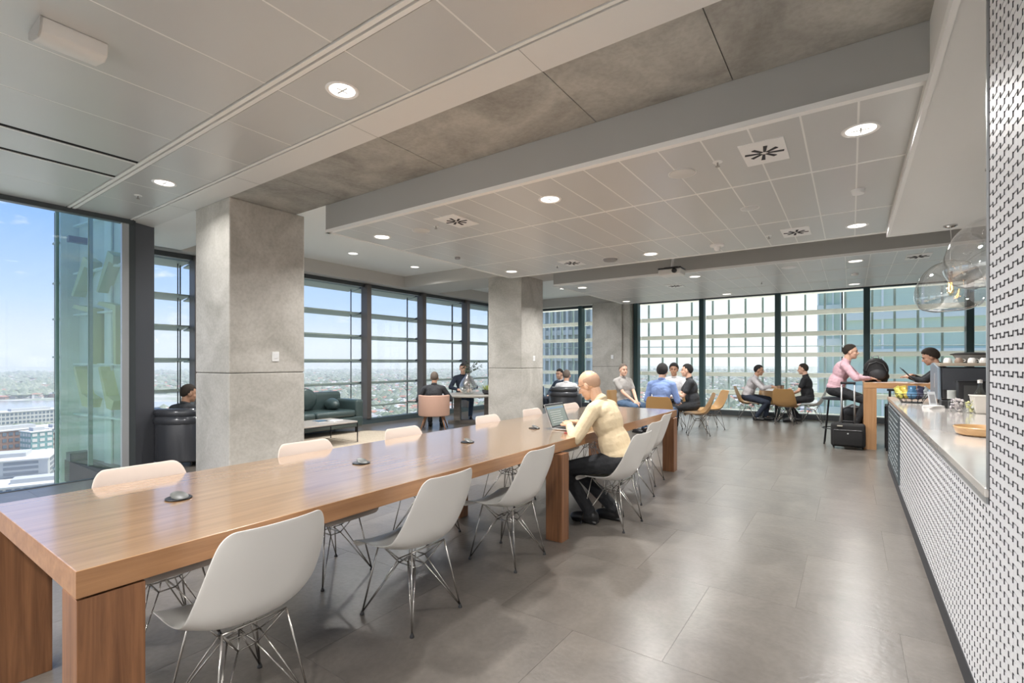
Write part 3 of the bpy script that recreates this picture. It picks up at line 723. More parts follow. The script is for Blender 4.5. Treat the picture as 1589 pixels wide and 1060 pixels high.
def hand(mb, w, d, up, side, curl=.5, spread=1.0):
    """palm and five fingers from wrist w along d; up = back of hand; side=+1 thumb towards d x up"""
    w = Vector(w); d = Vector(d).normalized(); up = Vector(up); up = (up-d*up.dot(d)).normalized(); ac = d.cross(up)*side
    M = Matrix((d, ac, up)).transposed().to_4x4()
    mb.cap(w-d*.02, w+d*.03, .027, .028); mb.ell(w+d*.05, (.050, .041, .017), M)
    for k, (o, L) in enumerate(((.030, .068), (.010, .078), (-.011, .072), (-.031, .056))):
        b = w+d*(.088-abs(o-.008)*.2)+ac*o; dirn = (d+ac*o*2*spread).normalized()
        c1 = (dirn*math.cos(curl*.6)-up*math.sin(curl*.6)).normalized(); c2 = (dirn*math.cos(curl*1.5)-up*math.sin(curl*1.5)).normalized()
        p1 = b+c1*L*.52; p2 = p1+c2*L*.48
        mb.cap(b-dirn*.02, p1, .0098, .0088, 8); mb.cap(p1, p2, .0088, .0072, 8)
    t0 = w+d*.03+ac*.028; t1 = t0+(d*.7+ac*.75-up*.25).normalized()*.038; t2 = t1+(d*.95+ac*.15-up*.3).normalized()*.032
    mb.cap(t0-ac*.01, t1, .013, .0105, 8); mb.cap(t1, t2, .0105, .008, 8)
def cloth(name, col, rough=.8, check=None):
    return mat(name, col, rough, 0, noise=(6, .12, 4), bump=(8, .9, .035))
DENIM = cloth('blue denim', (.07, .12, .20)); BLKCLOTH = cloth('black cloth', (.016, .017, .020)); NAVY = cloth('navy cloth', (.018, .026, .045))
SHOEB = mat('black shoe', (.012, .012, .013), .3)
HAIRB = mat('black hair', (.014, .012, .012), .85, bump=(90, .5, .01)); HAIRD = mat('dark brown hair', (.028, .019, .013), .85, bump=(90, .5, .01)); HAIRG = mat('grey brown hair', (.14, .11, .09), .85, bump=(90, .4, .01))
def person(label, loc, rz, seat=.45, lean=.05, hunch=0., head=(0, 0), hL=(.30, .10, .62), hR=(.30, -.10, .62), fL=(.42, .11), fR=(.42, -.11), floor=0., shirt=None, sleeve='long', trousers=None, skin=SKIN, hair=HAIRB, style='short', vox=.009, shoe=SHOEB, glasses=False, elbow=(-.35, 1, -.5), collar=None, curl=.6, wide=1.0, lower=True, size=1.0, group=None):
    T = thing('person', label, 'person', (loc[0], loc[1], 0), rz, group); T['label'] = label
    V = Vector; hip = V((0, 0, seat+.095)); d = V((math.sin(lean), 0, math.cos(lean))); ML = Matrix.Rotation(lean, 4, 'Y')
    Lt = .49*size
    neck = hip+d*Lt+V((hunch, 0, -hunch*.3)); chest = hip+d*Lt*.66+V((hunch*.45, 0, 0)); belly = hip+d*.14
    MH = Matrix.Rotation(head[0], 4, 'Z') @ Matrix.Rotation(head[1], 4, 'Y')
    atl = neck+V((.015+hunch*.15+math.sin(lean)*.04, 0, .055)); hc = atl+MH.to_3x3() @ V((.022, 0, .115))
    sh = {s: hip+d*Lt*.885+V((hunch*.8, s*.178*wide, 0)) for s in (1, -1)}
    arms = {}
    for s, h in ((1, hL), (-1, hR)):
        e, w = ik(sh[s], h, .285, .255, (elbow[0], s*elbow[1], elbow[2])); arms[s] = (sh[s], e, w)
    legs = {}
    for s, f in ((1, fL), (-1, fR)):
        hj = hip+V((.02, s*.09, -.01)); an = V((f[0], f[1], floor+.085)) if len(f) == 2 else V(f)
        k, an = ik(hj, an, .43, .42, (.8, s*.12, .6)); legs[s] = (hj, k, an)
    def torso(mb, q):
        mb.ell(chest, ((.112+q), (.156+q)*wide, .165+q), ML); mb.ell(belly, (.115+q, .146+q, .16+q), ML)
        mb.ell(chest+d*.08, (.088+q, .172*wide+q, .075+q), ML)
        for s in (1, -1): mb.cap(neck+V((-.015, s*.03, -.02)), sh[s], .050+q, .048+q)
    def armp(mb, q, upto=1.0, a0=1.0):
        for s in (1, -1):
            a, e, w = arms[s]; mb.cap(a, a.lerp(e, upto) if upto < 1 else e, .046+q, (.046+(.037-.046)*min(upto, 1))+q)
    def fore(mb, q, f=1.0):
        for s in (1, -1):
            a, e, w = arms[s]; mb.cap(e, e.lerp(w, f), .037+q, .027+q*.7)
    # body: one continuous surface
    mb = MB(); torso(mb, -.004); mb.ell(hip, (.115, .155, .10)); armp(mb, -.004); fore(mb, -.003)
    mb.cap(neck+V((-.005, 0, -.03)), hc+MH.to_3x3() @ V((-.03, 0, -.045)), .058, .052)
    for s in (1, -1):
        hj, k, an = legs[s]; mb.cap(hj, k, .078, .052); mb.cap(k, an, .050, .033)
        mb.cap(an, an+V((.10, 0, -.045)), .033, .028)
        a, e, w = arms[s]; fd = (w-e).normalized(); hd = (fd+V((0, 0, -.02))).normalized()
        if h is not None: hand(mb, w, hd, V((0, 0, 1)) if abs(fd.z) < .8 else V((1, 0, 0)), -s if True else s, curl)
    H = lambda p: hc+MH.to_3x3() @ V(p)
    mb.ell(H((-.012, 0, .03)), (.098, .077, .098), MH, 20, 14); mb.ell(H((.024, 0, -.04)), (.066, .060, .075), MH, 18, 12)
    mb.ell(H((.060, 0, -.088)), (.026, .030, .024), MH); mb.ell(H((.072, 0, .032)), (.020, .050, .014), MH)
    mb.cap(H((.082, 0, .016)), H((.106, 0, -.022)), .009, .013, 10); mb.ell(H((.096, 0, -.028)), (.012, .019, .010), MH)
    mb.ell(H((.082, 0, -.055)), (.013, .025, .011), MH); mb.ell(H((.050, .040, -.025)), (.028, .022, .026), MH); mb.ell(H((.050, -.040, -.025)), (.028, .022, .026), MH)
    for s in (1, -1): mb.ell(H((-.006, s*.079, -.008)), (.019, .008, .032), MH @ Matrix.Rotation(s*.3, 4, 'Z'))
    obj('body', remesh(mb, vox*.62 if vox < .006 else vox*.8, 4 if vox > .006 else 3, .5), skin, T)
    # clothes
    if shirt:
        mb = MB(); torso(mb, .016); mb.ell(hip+d*.05, (.135, .160, .09), ML); armp(mb, .016, .62 if sleeve == 'short' else 1)
        if sleeve == 'long': fore(mb, .012, .93)
        mb.cap(neck+V((-.012, 0, -.02)), neck+V((0, 0, .035)), .066, .060)
        obj('shirt' if 'suit' not in label and 'jacket' not in label else 'jacket', remesh(mb, vox, 4), shirt, T)
        c = MB(); cm = Matrix.Translation(neck+V((.0, 0, .03))) @ Matrix.Rotation(lean+.25, 4, 'Y')
        c.lathe([(.060, -.012), (.066, -.012), (.064, .018), (.059, .020)], 24, cm, close=False); obj('collar', c, collar or shirt, T, smooth='all')
    if trousers:
        mb = MB(); mb.ell(hip+V((0, 0, -.0)), (.130, .168, .105)); mb.ell(hip+V((.03, 0, .03)), (.115, .150, .09))
        for s in (1, -1):
            hj, k, an = legs[s]; mb.cap(hj, k, .092, .064); mb.cap(k, an+(k-an).normalized()*.02, .062, .052)
        obj('trousers', remesh(mb, vox, 3), trousers, T)
    for s in (1, -1):
        hj, k, an = legs[s]; sm = MB(); bx, by, bz = an.x, an.y, an.z-.085
        dz = bz
        sm.ell((bx+.055, by, dz+.045), (.135, .048, .045)); sm.ell((bx-.02, by, dz+.06), (.055, .042, .055)); sm.ell((bx+.13, by, dz+.035), (.06, .046, .032))
        sm.box(bx-.065, by-.038, dz+.001, bx+.16, by+.038, dz+.02)
        sh_ = remesh(sm, .009, 3); obj('shoe', sh_, shoe, T)
    # hair
    def cap_hair(keep, rr, m, th=.010, name='hair'):
        hm = MB(); n, k = 28, 18; vs = []; idx = {}
        for j in range(k+1):
            for i in range(n):
                a = 2*PI*i/n; t = PI*j/k; p = (-.012+rr[0]*math.sin(t)*math.cos(a), rr[1]*math.sin(t)*math.sin(a), .03+rr[2]*math.cos(t)); vs.append(p)
        fs = []
        for j in range(k):
            for i in range(n):
                q = (j*n+i, j*n+(i+1) % n, (j+1)*n+(i+1) % n, (j+1)*n+i)
                if all(keep(*vs[x]) for x in q): fs.append(q)
        used = sorted({x for f in fs for x in f}); re = {x: i for i, x in enumerate(used)}
        out = []
        for x in used:
            v = vs[x]; m_ = max(0, min(1, (v[2]-line(v[0]))/.045)) if style != 'stubble' else 1; f_ = math.sqrt(m_)*(1+random.uniform(-.05, .14)) if style != 'stubble' else 1
            k0, k1, k2 = (.0985/rr[0], .0775/rr[1], .0985/rr[2]); q_ = lambda c, k_: c*(k_+(1-k_)*f_)
            out.append(tuple(H((q_(v[0]+.012, k0)-.012, q_(v[1], k1), q_(v[2]-.03, k2)+.03))))
        hm.add(out, [tuple(re[x] for x in f) for f in fs])
        o = bpy.data.objects.new('tmp', hm.mesh()); COL.objects.link(o); sm = o.modifiers.new('s', 'SOLIDIFY'); sm.thickness = .003 if style == 'stubble' else .006; sm.offset = 0
        ss = o.modifiers.new('u', 'SUBSURF'); ss.levels = 1; me = bake(o); bpy.data.objects.remove(o)
        obj(name, me, m, T, smooth='all')
    def line(x):
        P_ = [(-.2, -.075), (-.06, -.065), (-.03, -.03), (.0, .012), (.03, .03), (.055, .075), (.085, .085), (.2, .1)]
        for (x0, z0), (x1, z1) in zip(P_[:-1], P_[1:]):
            if x0 <= x <= x1: return z0+(z1-z0)*(x-x0)/(x1-x0)
        return 1
    if style == 'short': cap_hair(lambda x, y, z: z > line(x)+(.012 if abs(y) > .05 and x > 0 else 0), (.104, .081, .107), hair, .012)
    elif style == 'full': cap_hair(lambda x, y, z: z > line(x)-.012, (.118, .096, .122), hair, .022)
    elif style == 'cropped': cap_hair(lambda x, y, z: z > line(x), (.103, .081, .103), hair, .008)
    elif style == 'stubble': cap_hair(lambda x, y, z: z > line(x) and z < .075 and x < .03, (.1000, .0785, .0995), hair, .003)
    big_ = vox < .006
    for s in (1, -1):
        e = obj('eye', MB().ell(H((.078 if big_ else .086, s*.031, .010)), (.013, .013, .012) if big_ else (.006, .010, .005), MH), mat('eye white', (.6, .58, .55), .2) if big_ else mat('dark eye', (.03, .02, .02), .3), T, smooth='all')
        if big_: obj('iris', MB().ell(H((.0875, s*.031, .008)), (.005, .006, .006), MH), mat('dark eye', (.03, .02, .02), .3), e, smooth='all')
        obj('eyebrow', MB().cap(H((.094, s*.018, .036)), H((.078, s*.048, .036)), .004, .003, 6), hair, T)
    if glasses:
        g_ = MB()
        for s in (1, -1):
            g_.tube([H((.103, s*(.034+.024*math.cos(t)), .008+.019*math.sin(t))) for t in np.linspace(0, 2*PI, 16, endpoint=False)], .0022, closed=True)
            g_.tube([H((.103, s*.058, .015)), H((.0, s*.084, .010)), H((-.02, s*.082, -.01))], .0018)
        g_.tube([H((.105, -.010, .012)), H((.108, 0, .016)), H((.105, .010, .012))], .0020)
        gf = obj('glasses', g_, BLACKM, T)
        for s in (1, -1): obj('lens', MB().add([tuple(H((.103, s*(.034+.023*math.cos(t)), .008+.018*math.sin(t)))) for t in np.linspace(0, 2*PI, 16, endpoint=False)], [tuple(range(16))]), CLEAR, gf)
    T['_head'] = [round(x, 3) for x in (Matrix.Translation((loc[0], loc[1], 0)) @ Matrix.Rotation(rz, 4, 'Z') @ hc)]
    return T

BEIGE = mat('beige shirt cloth', (.62, .50, .33), .8, 0, noise=(5, .08, 4), bump=(4, .8, .06))
man = person('bald person in a beige shirt and glasses typing on a laptop at the long table', (-1.60, 3.86), PI, .445, .27, .04, (0.0, .42), (.40, .12, .80), (.43, -.12, .80), (.20, .12), (.06, -.08), 0, BEIGE, 'long', BLKCLOTH, mat('skin olive', (.58, .35, .225), .45), mat('shaved hair', (.40, .25, .165), .7), 'stubble', .0055, glasses=True, elbow=(-.1, .75, -.75), curl=.55)
# table 1 group
GREY = cloth('grey shirt cloth', (.36, .34, .32)); BLUE = cloth('light blue shirt', (.20, .29, .55)); WHT = cloth('white shirt cloth', (.72, .72, .74)); DARKP = cloth('charcoal polo', (.03, .033, .038)); PINK = cloth('pink shirt cloth', (.66, .42, .47)); LGREY = cloth('pale grey shirt', (.50, .48, .49))
person('person in a grey short sleeved shirt leaning back, hands in lap', (-3.75, 9.35), -.45, .45, -.12, 0, (-.25, .05), (.30, .04, .60), (.30, -.04, .60), (.45, .1), (.42, -.1), 0, GREY, 'short', DENIM, SKIN2, HAIRG, 'cropped')
person('person in a light blue shirt seen from behind on an ochre chair', (-2.66, 8.25), PI/2+.1, .45, .12, .02, (0, .1), (.34, .22, .66), (.34, -.22, .66), (.40, .12), (.40, -.12), 0, BLUE, 'long', DENIM, SKIN2, HAIRB, 'full', elbow=(-.3, .35, -.9))
person('person in a white shirt half hidden behind the one in blue', (-3.02, 10.25), -PI/2+.1, .45, .05, 0, (.1, .05), (.3, .1, .70), (.3, -.1, .70), (.4, .1), (.4, -.1), 0, WHT, 'long', BLKCLOTH, SKIN3, HAIRB, 'full')
person('person in a charcoal polo shirt with folded forearms facing left', (-2.45, 9.5), PI+.35, .45, .10, .02, (-.15, 0), (.30, -.06, .78), (.32, .06, .80), (.40, .11), (.38, -.1), 0, DARKP, 'short', BLKCLOTH, SKIN2, HAIRB, 'short')
# table 2 pair
person('person in a pale grey shirt leaning over the round table near the far window', (-2.03, 12.7), .05, .45, .30, .04, (0, .12), (.50, .06, .80), (.50, -.06, .80), (.38, .1), (.20, -.1), 0, LGREY, 'long', NAVY, SKIN3, HAIRB, 'short')
person('person in a black short sleeved shirt, hands in lap, facing left', (-.80, 12.85), PI-.05, .45, .10, 0, (0, .08), (.32, .06, .62), (.32, -.06, .62), (.30, .1), (.18, -.1), 0, BLKCLOTH, 'short', BLKCLOTH, SKIN2, HAIRD, 'short')
# high table
person('person in a pink shirt perched at the high oak table beside the suitcase', (-.22, 9.75), 0, .80, .22, .05, (0, .05), (.50, .08, 1.10), (.46, -.10, 1.10), (.30, .1), (.28, -.1), .26, PINK, 'long', BLKCLOTH, SKIN2, HAIRD, 'cropped')
person('brown haired person in dark clothes holding a tablet behind the coffee machine', (1.26, 9.95), PI, .72, .22, .05, (0, .35), (.50, .06, 1.12), (.44, -.10, 1.14), (.30, .1), (.28, -.1), .26, BLKCLOTH, 'long', BLKCLOTH, SKIN, HAIRD, 'full')
# lounge
SUIT = cloth('charcoal suit', (.035, .037, .042)); SUITN = cloth('navy suit', (.03, .05, .085))
person('grey haired person in a dark suit jacket seen from behind in the pink armchair', (-7.0, 7.25), PI-.9, .33, .12, .02, (0, .1), (.3, .15, .55), (.3, -.15, .55), (.42, .12), (.42, -.12), 0, SUIT, 'long', SUIT, SKIN3, HAIRG, 'cropped', size=.92)
person('person in dark clothes sitting behind the glass vase at the lounge table', (-7.75, 9.02), -.75, .45, .05, 0, (0, .1), (.35, .15, .72), (.35, -.15, .72), (.3, .15), (.42, -.12), 0, NAVY, 'long', DENIM, SKIN, HAIRB, 'short')
person('person sunk in the big black armchair at far left, seen from behind', (-7.66, 2.98), PI/2+.45, .26, -.02, 0, (-.55, .15), (.3, .2, .5), (.3, -.2, .5), (.45, .12), (.45, -.12), 0, SUIT, 'long', SUIT, SKIN3, HAIRD, 'short', size=.80)
person('person in a navy suit facing us in the lounge beyond the second column', (-5.75, 10.35), -PI/2-.35, .38, .05, 0, (.15, .1), (.3, .1, .55), (.3, -.15, .55), (.40, .1), (.35, -.05), 0, SUITN, 'long', NAVY, SKIN2, HAIRB, 'short', size=.88, collar=WHT)
person('grey haired person in a pale shirt seen from behind in a leather armchair', (-5.1, 9.4), PI/2+.35, .38, -.05, 0, (0, .1), (.3, .2, .55), (.3, -.2, .55), (.40, .12), (.40, -.12), 0, WHT, 'long', NAVY, SKIN, HAIRG, 'short', size=.86)
person('person reclining with crossed legs at the left edge of the second column gap', (-6.62, 10.3), -.55, .38, -.1, 0, (.1, .1), (.3, .1, .5), (.3, -.1, .5), (.5, .05, .35), (.42, -.1), 0, NAVY, 'long', DENIM, SKIN, HAIRB, 'short', size=.62)

# ------------------------------------------------------------------ laptop
t = thing('laptop', 'open silver laptop with a grey green screen page on the long table', 'laptop', (-2.08, 3.95, .7505))
SILV = mat('aluminium', (.62, .62, .62), .3, .9)
obj('base', B(-.115, -.17, .002, .115, .17, .014), SILV, t, bevel=.004); kb = obj('keyboard', B(-.095, -.145, .0142, .02, .145, .0155), BLACK, t)
for r_ in range(5):
    k = MB()
    for c in range(13): k.box(-.092+r_*.022, -.142+c*.022, .0156, -.074+r_*.022, -.124+c*.022, .0172)
    obj('key_row', k, mat('key', (.03, .03, .03), .5), kb)
obj('trackpad', B(.03, -.05, .0142, .105, .05, .0150), mat('trackpad', (.5, .5, .5), .3, .5), t)
ML_ = Matrix.Translation((-.115, 0, .012)) @ Matrix.Rotation(R(-22), 4, 'Y')
ld = obj('lid', MB().box(-.006, -.17, 0, 0, .17, .225, ML_), SILV, t)
obj('screen_bezel', MB().box(0, -.168, .004, .0008, .168, .222, ML_), BLACK, ld)
obj('screen', MB().box(.0008, -.155, .018, .0016, .155, .205, ML_), mat('screen', (.10, .12, .11), .25, emit=(.22, .26, .24), es=.5), ld)
obj('screen_header', MB().box(.0016, -.150, .175, .0020, .150, .190, ML_), mat('header', (.1, .15, .2), .3, emit=(.1, .2, .3), es=.5), ld)
for i in range(6): obj('text_line', MB().box(.0016, -.12, .045+i*.020, .0020, .06+.01*(i % 3), .050+i*.020, ML_), mat('text', (.3, .32, .3), .5, emit=(.4, .42, .4), es=.4), ld)
t = thing('phone', 'red and dark phone lying next to the laptop', 'phone', (-1.945, 3.70, .7505), .3)
obj('case', B(-.07, -.035, 0, .07, .035, .008), mat('red case', (.42, .05, .05), .4), t, bevel=.003); obj('glass_front', B(-.064, -.030, .008, .064, .030, .009), mat('phone glass', (.02, .02, .025), .08), t)

# ------------------------------------------------------------------ far tables and chairs
def round_table(x, y, r, h, label, m, foot='pedestal'):
    t = thing('round_table', label, 'table', (x, y, 0))
    obj('tabletop', MB().lathe([(0.001, h-.022), (r-.006, h-.022), (r, h-.014), (r, h-.006), (r-.006, h), (0.001, h)], 40, close=False), m, t, smooth=True)
    obj('column', MB().lathe([(.03, .02), (.03, h-.022)], 20), BLACKM, t, smooth=True); obj('base_plate', MB().lathe([(.24, 0), (.24, .008), (.05, .02), (.03, .03)], 36), BLACKM, t, smooth=True)
    return t
round_table(-3.02, 9.45, .36, .73, 'small white round table among the four seated people', WHITEP)
round_table(-1.42, 12.8, .36, .73, 'small white round pedestal table near the far window', WHITEP)
GT = 'ochre shell chairs at the round tables'
chair(-2.65, 8.28, PI/2+.1, 'ochre shell chair under the person in blue, seen from behind', 'tan', GT)
chair(-2.36, 9.50, PI+.35, 'ochre shell chair under the person in the charcoal polo', 'tan', GT)
chair(-2.35, 10.55, PI+.6, 'empty ochre shell chair with its dark edge turned to us, behind the polo shirt', 'tan', GT)
chair(-3.80, 9.37, -.45, 'shell chair under the person in the grey short sleeved shirt', 'tan', GT)
chair(-3.02, 10.3, -PI/2+.1, 'shell chair under the person in white', 'tan', GT)
chair(-2.02, 12.7, .05, 'ochre shell chair under the person in the pale grey shirt', 'tan', GT)
chair(-1.18, 12.25, PI/2-.1, 'empty ochre shell chair with its back to us at the window table', 'tan', GT)
chair(-1.62, 13.2, -PI/2+.15, 'empty ochre shell chair facing us behind the window table', 'tan', GT)
chair(-.72, 12.9, PI-.05, 'grey white shell chair under the person in black near the window', 'grey')
for i, (x, y) in enumerate(((-1.36, 12.72), (-1.30, 12.78))):
    t = thing('cup', ['paper cup on the window table, the left one', 'paper cup on the window table, the right one'][i], 'cup', (x, y, .731)); obj('cup_body', MB().lathe([(.028, 0), (.038, .09)], 20), mat('brown paper', (.25, .15, .09)), t); obj('lid', MB().lathe([(.040, .09), (.038, .10), (.03, .102)], 20), BLACK, t)
# high oak table
t = thing('high_table', 'high oak bar table with a solid slab leg at its left end', 'table', (.16, 9.4, 0))
obj('tabletop', B(0, 0, .955, 1.9, .85, 1.04), WOODX, t, bevel=.003); WLV = wood('oak leg', (.36, .18, .075), (.50, .28, .13), 2, .4, .2)
obj('leg', B(.0, 0.002, 0, .165, .848, .955), WLV, t); obj('leg', B(1.735, 0.002, 0, 1.9, .848, .955), WLV, t)
def stool(x, y, label):
    t = thing('bar_stool', label, 'stool', (x, y, 0))
    obj('seat', MB().lathe([(.17, .735), (.185, .745), (.185, .765), (.16, .78), (0.001, .78)], 28, close=False), LEATHER, t, smooth=True)
    for k in range(4):
        a = PI/4+k*PI/2; obj('leg', MB().tube([(.12*math.cos(a), .12*math.sin(a), .74), (.21*math.cos(a), .21*math.sin(a), 0)], .012), BLACKM, t)
    obj('foot_ring', MB().tube([(.18*math.cos(a), .18*math.sin(a), .26) for a in np.linspace(0, 2*PI, 24, endpoint=False)], .009, closed=True), BLACKM, t)
stool(-.22, 9.75, 'black bar stool under the person in pink'); stool(1.26, 9.95, 'black bar stool behind the coffee machine'); 
# black stool with back right of the slab leg
t = thing('bar_chair', 'black slatted high chair standing under the oak table right of its leg', 'chair', (.62, 9.55, 0))
obj('seat', B(-.18, -.18, .66, .18, .18, .70), BLACK, t, bevel=.01)
for sx in (-1, 1):
    for sy in (-1, 1): obj('leg', B(sx*.17-.014, sy*.17-.014, 0, sx*.17+.014, sy*.17+.014, .66), BLACKM, t)
for i in range(4): obj('slat', B(-.15+i*.09, -.185, .70, -.12+i*.09, -.17, .93), BLACKM, t)
obj('top_rail', B(-.17, -.19, .92, .17, -.165, .95), BLACKM, t); obj('foot_rail', B(-.17, -.18, .25, .17, -.16, .27), BLACKM, t)
# suitcase
FAB = mat('black luggage fabric', (.012, .0115, .012), .8, bump=(200, .3, .004))
t = thing('suitcase', 'small black cabin suitcase with its silver handle pulled up', 'suitcase', (-.04, 9.30, 0))
obj('body', B(-.225, -.11, .035, .225, .11, .40), FAB, t, bevel=.045, seg=4, smooth='all'); obj('front_pocket', B(-.19, -.135, .06, .19, -.10, .31), FAB, t, bevel=.02, seg=3, smooth='all')
obj('zip', MB().tube([(-.18, -.137, .30), (.18, -.137, .30)], .004), mat('zip grey', (.12, .12, .12), .4, .5), t); obj('tag_patch', B(-.14, -.139, .355, -.07, -.11, .372), mat('pale patch', (.45, .42, .35)), t)
obj('emblem', MB().lathe([(.011, 0), (.011, .006)], 16, Matrix.Translation((.0, -.134, .25)) @ Matrix.Rotation(PI/2, 4, 'X')), mat('silver badge', (.6, .6, .6), .3, .8), t)
obj('carry_handle', MB().tube([(-.07, 0, .40), (-.06, 0, .43), (.06, 0, .43), (.07, 0, .40)], .012), BLACK, t, smooth='all')
for x in (-.085, .085): obj('pull_tube', MB().tube([(x, .07, .38), (x, .07, 1.02)], .012), SILV, t, smooth='all')
obj('pull_grip', B(-.10, .05, 1.01, .10, .09, 1.05), BLACK, t, bevel=.012)
for x in (-.19, .19): obj('wheel', MB().lathe([(.035, -.012), (.035, .012)], 20, Matrix.Translation((x, .07, .035)) @ Matrix.Rotation(PI/2, 4, 'Y')), BLACK, t)
# second bag
t = thing('travel_bag', 'bulky black travel bag with grey strap under the person in pink', 'bag', (.02, 9.95, 0))
obj('body', MB().ell((0, .22, .30), (.17, .15, .30), None, 24, 14), FAB, t, smooth='all'); obj('flap', MB().ell((0, .20, .52), (.15, .13, .09)), mat('dark blue grey fabric', (.05, .055, .065), .7), t, smooth='all')
obj('strap', MB().tube([(-.18, .2, .30), (-.15, .16, .56), (0, .12, .64), (.15, .16, .58)], .016), mat('grey strap', (.28, .29, .30), .6), t, smooth='all')
# backpack on table
t = thing('backpack', 'black backpack standing on the high oak table', 'backpack', (.33, 9.86, 1.04))
mb = MB(); mb.ell((0, 0, .19), (.17, .13, .20)); mb.ell((0, 0, .09), (.18, .14, .10)); mb.ell((.02, -.10, .13), (.13, .06, .12)); mb.box(-.15, -.10, .0, .15, .10, .06)
obj('body', remesh(mb, .012, 6), FAB, t); obj('front_pocket', MB().ell((.02, -.135, .12), (.11, .04, .09)), mat('pocket fabric', (.03, .03, .033), .6), t, smooth='all')
obj('haul_loop', MB().tube([(-.04, 0, .375), (-.03, 0, .42), (.03, 0, .42), (.04, 0, .375)], .009), mat('grey strap', (.28, .29, .30)), t)
for s in (-1, 1): obj('shoulder_strap', MB().tube([(s*.07, .05, .37), (s*.12, .17, .28), (s*.13, .19, .12), (s*.15, .10, .03)], .014), FAB, t, smooth='all')
obj('zip', MB().tube([(-.13, -.10, .18), (-.09, -.12, .29), (0, -.12, .33), (.09, -.12, .29), (.14, -.10, .18)], .005), mat('zip grey', (.12, .12, .12)), t)
# papers, tablet on the high table
for i, (x, y, rz) in enumerate(((.40, 9.50, .2), (.62, 9.55, -.3), (.84, 9.5, .5))):
    t = thing('paper_sheets', ['white papers at the left end of the high table', 'pinkish papers in the middle of the high table', 'papers next to the tablet on the high table'][i], 'paper', (x, y, 1.0405), rz)
    obj('sheet', B(-.11, -.07, 0, .11, .07, .004), mat('paper', (.75, .72, .70), .7), t); o = obj('sheet', B(-.10, -.075, .004, .10, .068, .007), mat('paper tint', (.72, .58, .55), .7), t); o.rotation_euler = (0, 0, .2)
t = thing('tablet', 'dark tablet held tilted above the high table', 'tablet', (.72, 9.72, 1.06), 0)
MT = Matrix.Rotation(R(50), 4, 'Y') @ Matrix.Rotation(.2, 4, 'Z')
obj('frame', MB().box(-.13, -.09, 0, .13, .09, .01, Matrix.Translation((0, 0, .10)) @ MT), BLACK, t); obj('screen', MB().box(-.12, -.08, .01, .12, .08, .0115, Matrix.Translation((0, 0, .10)) @ MT), mat('tablet screen', (.05, .06, .07), .1), t)

# ------------------------------------------------------------------ lounge furniture
def chair_legs(t, pts, m, r0=.02, r1=.012):
    for (x0, y0, z0, x1, y1) in pts: obj('leg', MB().tube([(x0, y0, z0), (x1, y1, 0)], [r0, r1], 10), m, t, smooth='all')
TANL = mat('dusty pink upholstery', (.50, .31, .235), .6); WLG = wood('walnut chair leg', (.18, .08, .035), (.32, .16, .075), 2, .4)
t = thing('armchair', 'dusty pink curved back armchair with splayed walnut legs', 'armchair', (-6.97, 7.23, 0), PI-.9)
mb = MB(); n = 18
for z0, z1, r in ((.28, .70, .31),):
    outer, inner = [], []
    for i in range(n+1):
        a = R(95)+R(170)*i/n; outer.append((.33*math.cos(a), .32*math.sin(a))); inner.append((.27*math.cos(a), .26*math.sin(a)))
    mb.prism(outer+inner[::-1], z0, z1)
obj('backrest', mb, TANL, t, bevel=.02, seg=3, smooth='all'); obj('seat', MB().lathe([(.24, .28), (.285, .31), (.285, .35), (.25, .38), (0.001, .38)], 28, close=False), TANL, t, smooth=True)
chair_legs(t, [(.16, .16, .30, .25, .25), (.16, -.16, .30, .25, -.25), (-.16, .16, .30, -.27, .25), (-.16, -.16, .30, -.27, -.25)], WLG)
# lounge table: round top on slab legs
GWD = wood('grey wood', (.16, .14, .12), (.26, .23, .20), 0, .5, .1)
t = thing('lounge_table', 'round grey wood lounge table on thick slab legs carrying the vase', 'table', (-7.02, 8.52, 0), .6)
obj('tabletop', MB().lathe([(0.001, .60), (.66, .60), (.70, .615), (.70, .64), (.68, .65), (0.001, .65)], 48, close=False), mat('table rim', (.42, .39, .34), .35), t, smooth=True)
for x in (-.34, .34): obj('leg', B(x-.07, -.16, .06, x+.07, .16, .60), GWD, t)
obj('cross_base', B(-.55, -.10, 0, .55, .10, .06), GWD, t)
t = thing('vase', 'large clear teardrop glass vase on the lounge table', 'vase', (-7.02, 8.36, .651))
vp = [(.001, 0), (.08, .003), (.16, .05), (.195, .13), (.19, .21), (.14, .31), (.075, .39), (.04, .44), (.045, .46)]
obj('glass_body', MB().lathe(vp, 36, close=False), clear_glass('vase glass', (.985, .99, .99), 1.0, 2.3), t, smooth='all')
obj('water', MB().lathe([(.001, .004), (.075, .008), (.15, .055), (.184, .12), (.001, .12)], 32, close=False), clear_glass('water', (.95, .98, .98), 1, 1.3), t, smooth='all')
t = thing('branches', 'dark leafy branches standing in the glass vase', 'plant', (-7.02, 8.36, .70)); LEAF = mat('dark leaf', (.05, .085, .045), .5)
random.seed(3)
